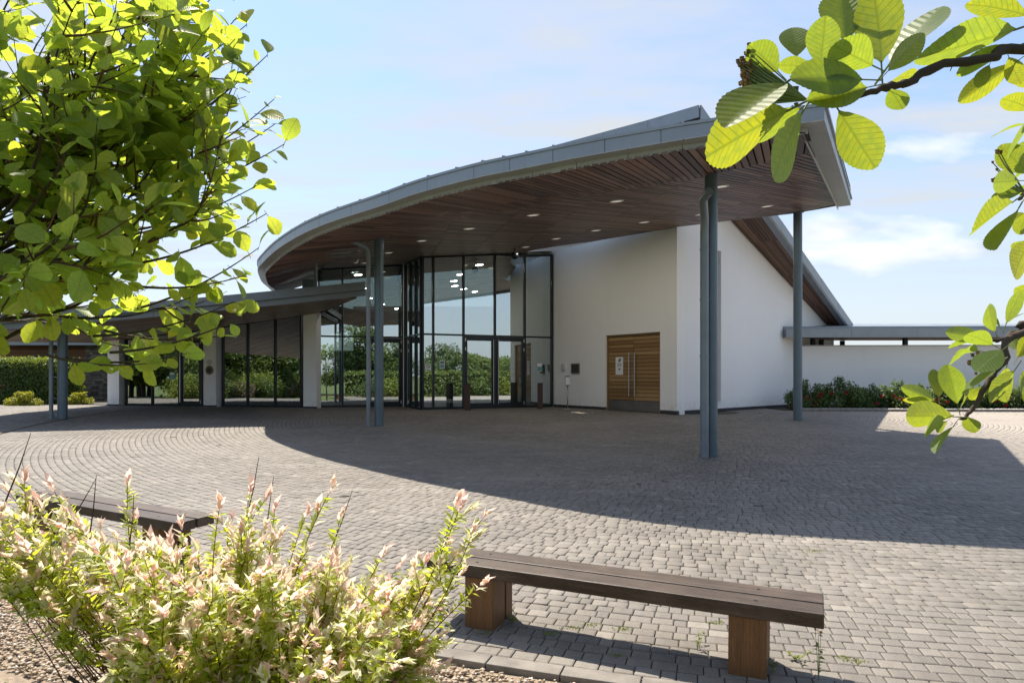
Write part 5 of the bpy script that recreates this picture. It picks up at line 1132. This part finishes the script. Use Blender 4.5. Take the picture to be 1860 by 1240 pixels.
def left_tree():
    o3 = Vector((-2.45, 1.95, gz(1.95))); tr = empty('leafy_tree', 'dense backlit whitebeam crown filling the upper left', 'tree', o3)
    MS = [leaf_mesh('leaf', m_leafL, 10, 2, 0.60+0.05*(k % 2), 0.08+0.07*k, 0.28-0.06*k, 0.006, 0.25*(k-1.5), 0.02, k+10) for k in range(4)]
    rr = random.Random(21); limbs = MB(); twigs = MB(); leaves = []
    tb = MB(); tb.tube([Vector(p)-o3 for p in [(-2.45, 1.95, 0.0), (-2.43, 1.96, 0.9), (-2.4, 1.95, 1.7), (-2.36, 1.92, 2.5), (-2.3, 1.9, 3.4)]], [0.075, 0.068, 0.058, 0.045, 0.02], 16); tb.build('trunk', m_bark, tr, True)
    cen = Vector((-2.2, 2.2, 2.5))
    VV = [-400, 0, 60, 110, 180, 260, 330, 390, 450, 575, 620, 655, 690, 720, 900]; UU = [320, 375, 425, 455, 460, 470, 440, 455, 430, 425, 390, 315, 150, 20, -60]
    def keep(p, m=0):
        u = 930+1240*p.x/p.y; v = 682-1240*(p.z-CH)/p.y
        if v > 725 and u > -150: return False
        if v < -130 or u < -420: return False
        if v > 660 and -150 < u < 140: return False
        return u < np.interp(v, VV, UU)-m
    def air(p): u = 930+1240*p.x/p.y; return 1.0 if u < 230 else max(0.75, 1-(u-330)/420)
    def grow_leaf(p, d, size):
        size *= rr.uniform(0.55, 1.1)
        up = Vector((rr.gauss(0, 0.55), rr.gauss(-0.25, 0.6), rr.uniform(0.25, 1.2))); dd = (d+Vector((rr.gauss(0, 0.4), rr.gauss(0, 0.4), rr.gauss(-0.12, 0.35)))).normalized()
        a = dd.cross(up).normalized(); n = a.cross(dd); ws = rr.uniform(0.85, 1.15)
        M_ = np.array([[a.x*size*ws, dd.x*size, n.x*size, p.x], [a.y*size*ws, dd.y*size, n.y*size, p.y], [a.z*size*ws, dd.z*size, n.z*size, p.z], [0, 0, 0, 1]]); leaves.append((rr.randrange(4), M_, p.copy()))
    def twig(p, d, L, r, depth, dens=1.0):
        n = max(3, int(L/0.023)); pts = [p.copy()]; dd = d.normalized(); q = p.copy()
        for i in range(n):
            dd = (dd+Vector((rr.gauss(0, 0.07), rr.gauss(0, 0.07), rr.gauss(0.02, 0.07)))).normalized(); q = q+dd*(L/n); pts.append(q.copy())
            if not keep(q, 26): break
            if i >= (1 if depth else n//4) and rr.random() < 0.52*dens*air(q):
                s = dd.cross(Vector((rr.gauss(0, 1), rr.gauss(0, 1), rr.gauss(0, 1)))).normalized(); grow_leaf(q, (dd*0.55+s*0.9), rr.uniform(0.062, 0.102))
            if depth == 0 and i > n*0.22 and rr.random() < 0.25*dens*air(q):
                s = dd.cross(Vector((rr.gauss(0, 1), rr.gauss(0, 1), rr.gauss(0, 1)))).normalized(); twig(q, dd*0.75+s*0.7, rr.uniform(0.10, 0.26), r*0.4, 1, dens)
        for _ in range(2): grow_leaf(q, dd+Vector((rr.gauss(0, .4), rr.gauss(0, .4), rr.gauss(0, .4))), rr.uniform(0.05, 0.085))
        (limbs if depth == 0 else twigs).tube([x-o3 for x in pts], [max(0.0008, r*(1-0.9*i/(len(pts)-1))) for i in range(len(pts))], 6)
    ends = [(485, 110, 2.3), (500, 235, 2.35), (512, 262, 2.2), (478, 388, 2.2), (438, 575, 2.05), (430, 560, 2.2), (60, 665, 1.9), (150, 655, 2.0), (210, 610, 2.0), (380, 540, 2.0), (330, 590, 2.2), (470, 180, 2.1), (440, 60, 2.2), (420, 250, 2.1), (370, 340, 2.0), (420, 400, 2.1), (280, 420, 2.2), (360, 100, 2.0), (300, 20, 2.1), (20, 690, 1.8), (120, 620, 1.8), (250, 560, 1.9), (455, 130, 2.4), (490, 210, 2.2), (505, 270, 2.3), (460, 290, 2.1), (440, 345, 2.3), (485, 385, 2.3), (455, 430, 2.2), (430, 500, 2.3), (400, 560, 2.2), (330, 300, 2.3), (310, 470, 2.1), (390, 200, 2.3), (350, 250, 2.4), (260, 200, 2.1), (230, 350, 2.2), (190, 470, 2.0), (300, 110, 2.3), (410, 140, 2.1), (350, 420, 2.4), (470, 90, 2.3), (370, 500, 2.4), (340, 630, 1.95), (300, 640, 2.1), (240, 640, 1.9), (110, 655, 1.8), (40, 640, 1.75), (385, 20, 2.45), (300, -60, 2.3), (180, -30, 2.1), (60, 40, 2.0),
            (330, 170, 2.2), (250, 300, 2.0), (400, 290, 2.45), (390, 460, 2.3), (270, 480, 2.0), (150, 420, 1.85), (60, 300, 1.9), (40, 500, 1.7), (180, 180, 2.3), (340, 380, 2.15), (430, 330, 2.6), (120, 540, 2.2), (300, 560, 2.35), (20, 150, 2.4), (250, 90, 2.5), (90, 390, 2.5), (200, 520, 2.6), (20, 580, 2.1), (450, 190, 2.6), (30, 420, 2.1), (150, 300, 2.2), (100, 200, 2.0), (210, 400, 2.3), (60, 580, 1.95)]
    for u, v, y in ends:
        y = y*0.84; e = P(u, v, y); st = Vector((-2.38, 1.93, min(3.2, max(1.3, e.z-rr.uniform(0.2, 0.55)))))
        d = e-st; L = d.length
        k = 0.52; mid = st.lerp(e, k)+Vector((rr.gauss(0, 0.05), rr.gauss(0, 0.06), -0.06*L+rr.gauss(0, 0.04)))
        lb = MB(); lb.tube([q-o3 for q in (st, st.lerp(mid, 0.5)+Vector((0, 0, -0.03)), mid)], [0.013, 0.0105, 0.008], 7); lb.build('branch', m_bark, tr, True)
        # leading shoot from the middle out
        twig(mid, e-mid, (e-mid).length, 0.008, 0, 1.0)
        if u < 200 and rr.random() < 0.6: twig(st.lerp(mid, 0.7), (e-st)+Vector((rr.gauss(0, .3), rr.gauss(0, .3), rr.gauss(0, .3))), L*0.4, 0.007, 0, 1.0)
    for (u0, v0, u1, v1, y) in ((330, 160, 448, 45, 2.0), (380, 230, 486, 100, 1.9), (400, 320, 516, 262, 1.95), (390, 300, 500, 225, 2.0), (370, 440, 484, 388, 1.9), (380, 520, 470, 450, 1.95), (330, 600, 438, 576, 1.75), (300, 570, 425, 548, 1.8), (250, 610, 345, 640, 1.7), (380, 160, 440, 20, 2.05), (360, 380, 470, 335, 2.0), (350, 90, 400, -20, 2.0), (380, 480, 445, 500, 1.9), (320, 560, 400, 610, 1.85), (200, 600, 265, 660, 1.65), (420, 280, 498, 180, 2.05)):
        a, e = P(u0-130, v0+40, y+0.05), P(u1, v1, y); L = (e-a).length; n = max(5, int(L/0.03)); dd = (e-a).normalized(); pts = []; bow = Vector((0, 0, -0.05*L))
        for i in range(n+1):
            t = i/n; q = a.lerp(e, t)+bow*4*t*(1-t); pts.append(q-o3)
            if t > 0.25:
                sd = dd.cross(Vector((rr.gauss(0, 1), rr.gauss(0, 1), rr.gauss(0, 1)))).normalized(); k0 = len(leaves); grow_leaf(q, dd*0.7+sd*0.8, rr.uniform(0.055, 0.085))
                leaves[k0] = leaves[k0]+(True,)
        limbs.tube(pts, [0.004*(1-0.7*i/n) for i in range(n+1)], 6)
    tag(limbs.build('shoots', m_bark, tr, True), kind='stuff'); tag(twigs.build('twigs', m_twig, tr, True), kind='stuff')
    leaves = [l[:3] for l in leaves if len(l) > 3 or keep(l[2], 22)]
    vis = [i for i, l in enumerate(leaves) if l[2].y > 0.3 and 930+1240*l[2].x/l[2].y > 10]
    vis.sort(key=lambda i: leaves[i][2].y); sel = set(vis[:300]); rest = []
    for i, (k, M_, p) in enumerate(leaves):
        M2 = M_.copy(); M2[:3, 3] -= np.array(o3)
        if i in sel: o = put('leaf', MS[k], tr); o.matrix_basis = Matrix(M2.tolist())
        else: rest.append((k, M2))
    tag(put('crown', join_leaves('crown', MS, rest, m_leafL), tr), kind='stuff'); print('left tree leaves', len(leaves))
left_tree()

# ------------------------------------------------------------ pink tipped willow
def willow():
    o3 = Vector((-1.2, 2.85, 0.04)); w = empty('pink_willow', 'variegated willow shrub with pink and cream shoot tips', 'shrub', o3)
    rr = random.Random(5); st = MB(); bare = MB(); LB, LD, LN, LL, LP = [], [], [], [], []
    def leafs(q, dd, t, pinkness, tip):
        u_ = 930+1240*q.x/q.y; v_ = 682-1240*(q.z-CH)/q.y
        if u_ < 110 and v_ > 1120 and rr.random() < 0.9: return
        for _ in range(2):
            o = (Matrix.Rotation(rr.random()*6.28, 3, dd) @ dd.orthogonal().normalized())
            pk = pinkness+rr.gauss(0, 0.12) if tip else (rr.gauss(0.30, 0.16) if rr.random() < 0.80 else rr.uniform(0.5, 0.95))
            LB.append(q-o3); LD.append(dd*(1.1 if tip else 0.55)+o*(0.38 if tip else 0.9)); LN.append(dd*0.3-o*0.3+Vector((rr.gauss(0, .3), 0.25+rr.gauss(0, .3), 1.0)))
            LL.append(rr.uniform(0.034, 0.056)*(1.05 if tip else 1.0)); LP.append(min(1, max(0, pk)))
    def shoot(p, e, r, lev, pinkness, t0, side):
        L = (e-p).length; n = max(6, int(L/0.017)); sag = Vector((rr.gauss(0, 0.03), rr.gauss(0, 0.03), rr.uniform(-0.02, 0.03)))*(L*1.4); pts = []
        for i in range(n+1):
            t = i/n; q = p.lerp(e, t)+sag*(4*t*(1-t)); pts.append(q)
        for i in range(n+1):
            t = i/n; q = pts[i]; dd = (pts[min(i+1, n)]-pts[max(i-1, 0)]).normalized(); rem = (1-t)*L
            if t > t0: leafs(q, dd, t, pinkness, rem < 0.045)
            if side and t > t0*0.9 and rem > 0.03 and rr.random() < 0.13:
                o = (Matrix.Rotation(rr.random()*6.28, 3, dd) @ dd.orthogonal().normalized()); ll = rr.uniform(0.07, 0.16)*(0.6+0.4*min(1, rem/0.2))
                shoot(q, q+(dd*0.85+o*0.6+Vector((0, 0, 0.1))).normalized()*ll, r*0.5, 1, rr.uniform(0.62, 1.05), 0.1, False)
        st.tube([x-o3 for x in pts[::3]+[pts[-1]]], [r*(1-0.75*i/len(pts[::3])) for i in range(len(pts[::3])+1)], 5)
    tips = []
    prof = [(-90, 900), (-30, 915), (20, 905), (95, 905), (160, 945), (230, 930), (280, 965), (330, 980), (400, 940), (440, 935), (500, 950), (560, 965), (610, 975), (650, 1005), (700, 1030), (750, 1045), (780, 1085), (760, 1130), (720, 1170), (770, 1200)]
    for u, v in prof:
        for k in range(7): tips.append(P(u+rr.uniform(-28, 28), v+rr.uniform(0, 90), rr.uniform(2.35, 3.05)))
    for _ in range(430):
        u = rr.uniform(-170, 770); top = 990+max(0, u-430)*0.42; tips.append(P(u, rr.uniform(top, 1400), rr.uniform(2.0, 3.0)))
    lone = [(45, 860), (92, 880), (232, 872), (400, 912), (455, 882), (500, 918), (604, 884), (620, 930), (560, 925), (832, 905), (838, 915), (884, 932), (860, 960), (882, 1055), (840, 1035), (780, 1010), (700, 1000), (10, 885), (330, 950), (815, 985), (760, 1010), (730, 1020)]
    def ok(e): u = 930+1240*e.x/e.y; v = 682-1240*(e.z-CH)/e.y; return not (u < 190 and v > 1010) and u > -110
    for e in tips:
        if not ok(e) and rr.random() < 0.97: continue
        base = Vector((o3.x+rr.gauss(0, 0.08)+(0.5 if e.x > o3.x-0.1 else 0.3)*(e.x-o3.x), o3.y+rr.gauss(0, 0.08)+0.4*(e.y-o3.y), min(e.z-0.25, rr.uniform(0.3, 0.6))))
        L = (e-base).length; shoot(base, e, 0.0032, 0, rr.uniform(0.62, 1.05), max(0.2, 1-0.52/L), True)
    for u, v in lone:
        e = P(u, v, rr.uniform(2.4, 2.8)); base = Vector((o3.x+0.55*(e.x-o3.x), o3.y+0.4*(e.y-o3.y), 0.5)); shoot(base, e, 0.004, 0, rr.uniform(0.9, 1.1), max(0.25, 1-0.34/(e-base).length), rr.random() < 0.6)
    bs = MB()
    for _ in range(16): a = rr.random()*6.28; bs.tube([(0, 0, 0), (0.25*math.cos(a), 0.25*math.sin(a), 0.3), (0.6*math.cos(a), 0.5*math.sin(a), 0.6)], [0.022, 0.016, 0.008], 7)
    bs.build('stem', m_bark, w, True)
    # bare dead shoots standing above the leaves
    for (u0, v0, u1, v1, y) in ((448, 880, 470, 830, 2.64), (472, 960, 497, 865, 2.76), (600, 940, 640, 890, 2.76), (118, 900, 175, 868, 2.64), (10, 850, 56, 786, 2.40), (160, 930, 175, 862, 2.52), (235, 930, 243, 898, 2.64)):
        a, c = P(u0, v0+60, y)-o3, P(u1, v1, y)-o3; bare = MB(); bare.tube([a, a.lerp(c, 0.5)+Vector((0.004, 0, 0)), c], [0.003, 0.0022, 0.001], 5); bare.build('dead_shoot', m_bark, w)
    tag(st.build('shoots', m_twig, w), kind='stuff')
    LL = np.array(LL); me = leaf_mass('foliage', np.array([tuple(v) for v in LB]), np.array([tuple(v) for v in LD]), np.array([tuple(v) for v in LN]), LL, LL*0.44, m_willow, {'pink': np.array(LP)}, 0.2, 0.08)
    tag(put('foliage', me, w), kind='stuff'); print('willow leaves', len(LL))
willow()

# ------------------------------------------------------------ weeds in the joints
def weed(u, v, h, n, label, flower=False, spread=0.06):
    y = 1240*CH/(v-645); x = (u-930)/1240*y; r = empty('weed', label, 'weed', (x, y, gz(y)), 'weeds in the paving joints'); s = MB(); B, D, Nn, L = [], [], [], []
    for k in range(n):
        e = Vector((random.gauss(0, spread), random.gauss(0, spread), h*random.uniform(0.6, 1.0))); s.tube([(0, 0, 0), e*0.5+Vector((0, 0, 0.01)), e], [0.0022, 0.0018, 0.001], 5)
        for _ in range(7): f = random.uniform(0.15, 1); B.append(tuple(e*f)); D.append((random.gauss(0, 1), random.gauss(0, 1), random.uniform(-0.1, 0.7))); Nn.append((random.gauss(0, .3), random.gauss(0, .3), 1)); L.append(random.uniform(0.02, 0.045))
        if flower and k == 0: e0 = e
    s.build('stem', m_twigg, r); L = np.array(L); put('leaves', leaf_mass('leaves', B, D, Nn, L, L*0.5, m_farleaf3), r)
    if flower:
        k = 12; put('flower', leaf_mass('flower', np.repeat([tuple(e0)], k, 0), rand_dir(k)+np.array((0, 0, 0.4)), rand_dir(k), 0.016, 0.01, m_yflower), r)
weed(1487, 1236, 0.42, 3, 'tall thin weed with yellow flower at the bench end', True, 0.03); weed(1270, 1176, 0.13, 2, 'small upright weed between the bench legs'); weed(930, 1130, 0.10, 4, 'broad leaved weed at the foot of the left bench leg'); weed(806, 1105, 0.12, 4, 'weed left of the bench by the willow tips'); weed(1446, 1200, 0.06, 3, 'tiny weed right of the right bench leg'); weed(1404, 1215, 0.09, 2, 'weed against the right bench leg')
def moss_tufts():
    n = 900; cs = [(1075, 1135), (1130, 1142), (1000, 1150), (880, 1150), (1040, 1140), (1560, 1200), (1530, 1195), (690, 1190), (1480, 1000), (1120, 1190), (1300, 1130)]
    B = []
    for u, v in cs:
        y = 1240*CH/(v-645); x = (u-930)/1240*y
        for _ in range(45): B.append((x+random.gauss(0, 0.035), y+random.gauss(0, 0.02), gz(y)-0.004))
    B = np.array(B); n = len(B); D = rand_dir(n)*0.6+np.array((0, 0, 0.9))
    tag(put('moss_tufts', leaf_mass('moss_tufts', B, D, rand_dir(n), 0.016, 0.008, m_farleaf3)), 'tiny green tufts of moss and grass in the paving joints', 'moss', kind='stuff')
moss_tufts()

# ------------------------------------------------------------ garden across the forecourt, mirrored in the glass
def garden():
    tag(put('access_road', mesh('access_road', [(12, -12, -0.05), (15, -14, -0.05), (46, 10, 0.25), (43, 13, 0.33)], [(0, 1, 2, 3)], m_road)), kind='structure')
    def mk_shrub(mat, n=1400, L=0.16):
        lob = [((random.uniform(-0.9, 0.9), random.uniform(-0.7, 0.7), random.uniform(0.3, 1.1)), (random.uniform(0.4, 0.7),)*3) for _ in range(7)]
        return shrub_mesh('foliage', lob, n, L, mat)
    sh = [mk_shrub(m_farleaf), mk_shrub(m_farleaf3), mk_shrub(m_farleaf2), mk_shrub(m_pinkf, 700, 0.12)]
    stm = MB(); [stm.tube([(0, 0, 0), (dx, dy, 0.7)], 0.03, 6) for dx, dy in ((-0.4, 0.1), (0, 0), (0.4, -0.2))]; stm = stm.mesh('stem', m_bark)
    kinds = ['green shrub', 'lime green shrub', 'dark green shrub', 'pink flowering shrub']
    spots = []
    for i in range(24): t = i/23; spots.append((17+24*t+random.uniform(-.8, .8), -7+17*t+random.uniform(-1.2, 1.2)))
    for i in range(14): t = i/13; spots.append((22+26*t+random.uniform(-1, 1), -10+15*t+random.uniform(-1.2, 1.2)))
    for i in range(12): t = i/11; spots.append((8+9*t+random.uniform(-.5, .5), -5.5-1.5*t+random.uniform(-.8, .8)))
    for i in range(16): t = i/15; spots.append((-23-16*t+random.uniform(-.5, .5), 18-22*t+random.uniform(-.6, .6)))
    for i in range(10): t = i/9; spots.append((-24-13*t+random.uniform(-.8, .8), 16-13*t+random.uniform(-.8, .8)))
    for i, (x, y) in enumerate(spots):
        k = [0, 1, 0, 2, 3, 1, 2][i % 7]
        s = random.uniform(0.8, 1.3); z0 = gz(y)-0.09
        r = empty('garden_shrub', kinds[k]+' across the road, seen mirrored in the glass', 'shrub', (x, y, z0), 'garden shrubs mirrored in the glass, '+kinds[k]); r.scale = (s, s, s); r.rotation_euler = (0, 0, random.random()*6)
        tag(put('foliage', sh[k], r), kind='stuff')
        if k == 3: tag(put('foliage', sh[0], r), kind='stuff')
        put('stem', stm, r)
    def mk_tree(mat, h, wd, n=3800, L=0.34):
        lob = [((random.gauss(0, wd*0.33), random.gauss(0, wd*0.33), h*random.uniform(0.28, 0.92)), (wd*random.uniform(0.18, 0.34),)*2+(h*random.uniform(0.10, 0.17),)) for _ in range(14)]
        return shrub_mesh('crown', lob, n, L, mat)
    tr = [mk_tree(m_farleaf2, 7.5, 5.0), mk_tree(m_farleaf, 6.0, 4.6), mk_tree(m_farleaf2, 9.0, 4.0)]
    tk = MB(); tk.tube([(0, 0, 0), (0.05, 0, 2), (0.0, 0.1, 5)], [0.18, 0.14, 0.05], 10); tk = tk.mesh('trunk', m_bark)
    spots = []
    for i in range(16): t = i/15; spots.append((22+34*t+random.uniform(-1.5, 1.5), -22+24*t+random.uniform(-2, 2)))
    for i in range(9): t = i/8; spots.append((36+30*t, -28+26*t+random.uniform(-2, 2)))
    for i in range(13): t = i/12; spots.append((-27-15*t+random.uniform(-1, 1), 20-19*t+random.uniform(-1, 1)))
    for i in range(8): t = i/7; spots.append((-33-14*t+random.uniform(-1, 1), 4-16*t+random.uniform(-1, 1)))
    for i in range(7): t = i/6; spots.append((10+14*t, -14-6*t+random.uniform(-1, 1)))
    for i in range(5): spots.append((-8+6*i, -16+random.uniform(-3, 3)))
    for i, (x, y) in enumerate(spots):
        k = [0, 1, 1, 0, 2, 1][i % 6]
        r = empty('garden_tree', ['dark broad tree', 'green rounded tree', 'tall dark tree'][k]+' beyond the garden, seen mirrored in the glass', 'tree', (x, y, gz(y)-0.09), 'garden trees mirrored in the glass, '+['dark broad', 'green rounded', 'tall dark'][k])
        s = random.uniform(0.7, 1.0); r.scale = (s, s, s*0.85); r.rotation_euler = (0, 0, random.random()*6); tag(put('crown', tr[k], r), kind='stuff'); put('trunk', tk, r)
def far_hedge():
    for a, c, lab in (((7, -9), (30, 1), 'long clipped hedge across the road, mirrored in the foyer glass'), ((30, 2), (50, 16), 'clipped hedge further along the road, mirrored in the foyer glass')):
        h = empty('garden_hedge', lab, 'hedge', (a[0], a[1], -0.09), 'hedges mirrored in the glass'); n = 9000; d = np.array((c[0]-a[0], c[1]-a[1])); L = np.linalg.norm(d); d = d/L; q = np.array((-d[1], d[0])); hh = 2.2
        t = RNG.random(n)*L; w = RNG.choice([-0.6, 0.6], n)+RNG.normal(0, 0.08, n); z = RNG.random(n)*hh; top = RNG.random(n) < 0.25; w[top] = RNG.uniform(-0.6, 0.6, top.sum()); z[top] = hh+RNG.normal(0, 0.06, top.sum())
        p = np.stack([d[0]*t+q[0]*w, d[1]*t+q[1]*w, z+0.3*np.clip((a[1]+d[1]*t)/10, 0, 2)], -1)
        tag(put('foliage', leaf_mass('foliage', p, rand_dir(n), rand_dir(n)+np.array((0, 0, 0.6)), 0.24, 0.17, m_farleaf), h), kind='stuff')
        b = MB(); b.bar((0, 0, 1.0), (d[0]*L, d[1]*L, 1.0), (q[0], q[1], 0), 0.9, (0, 0, 1), 2.0); b.build('core', m_darkleaf, h)
far_hedge()
garden()
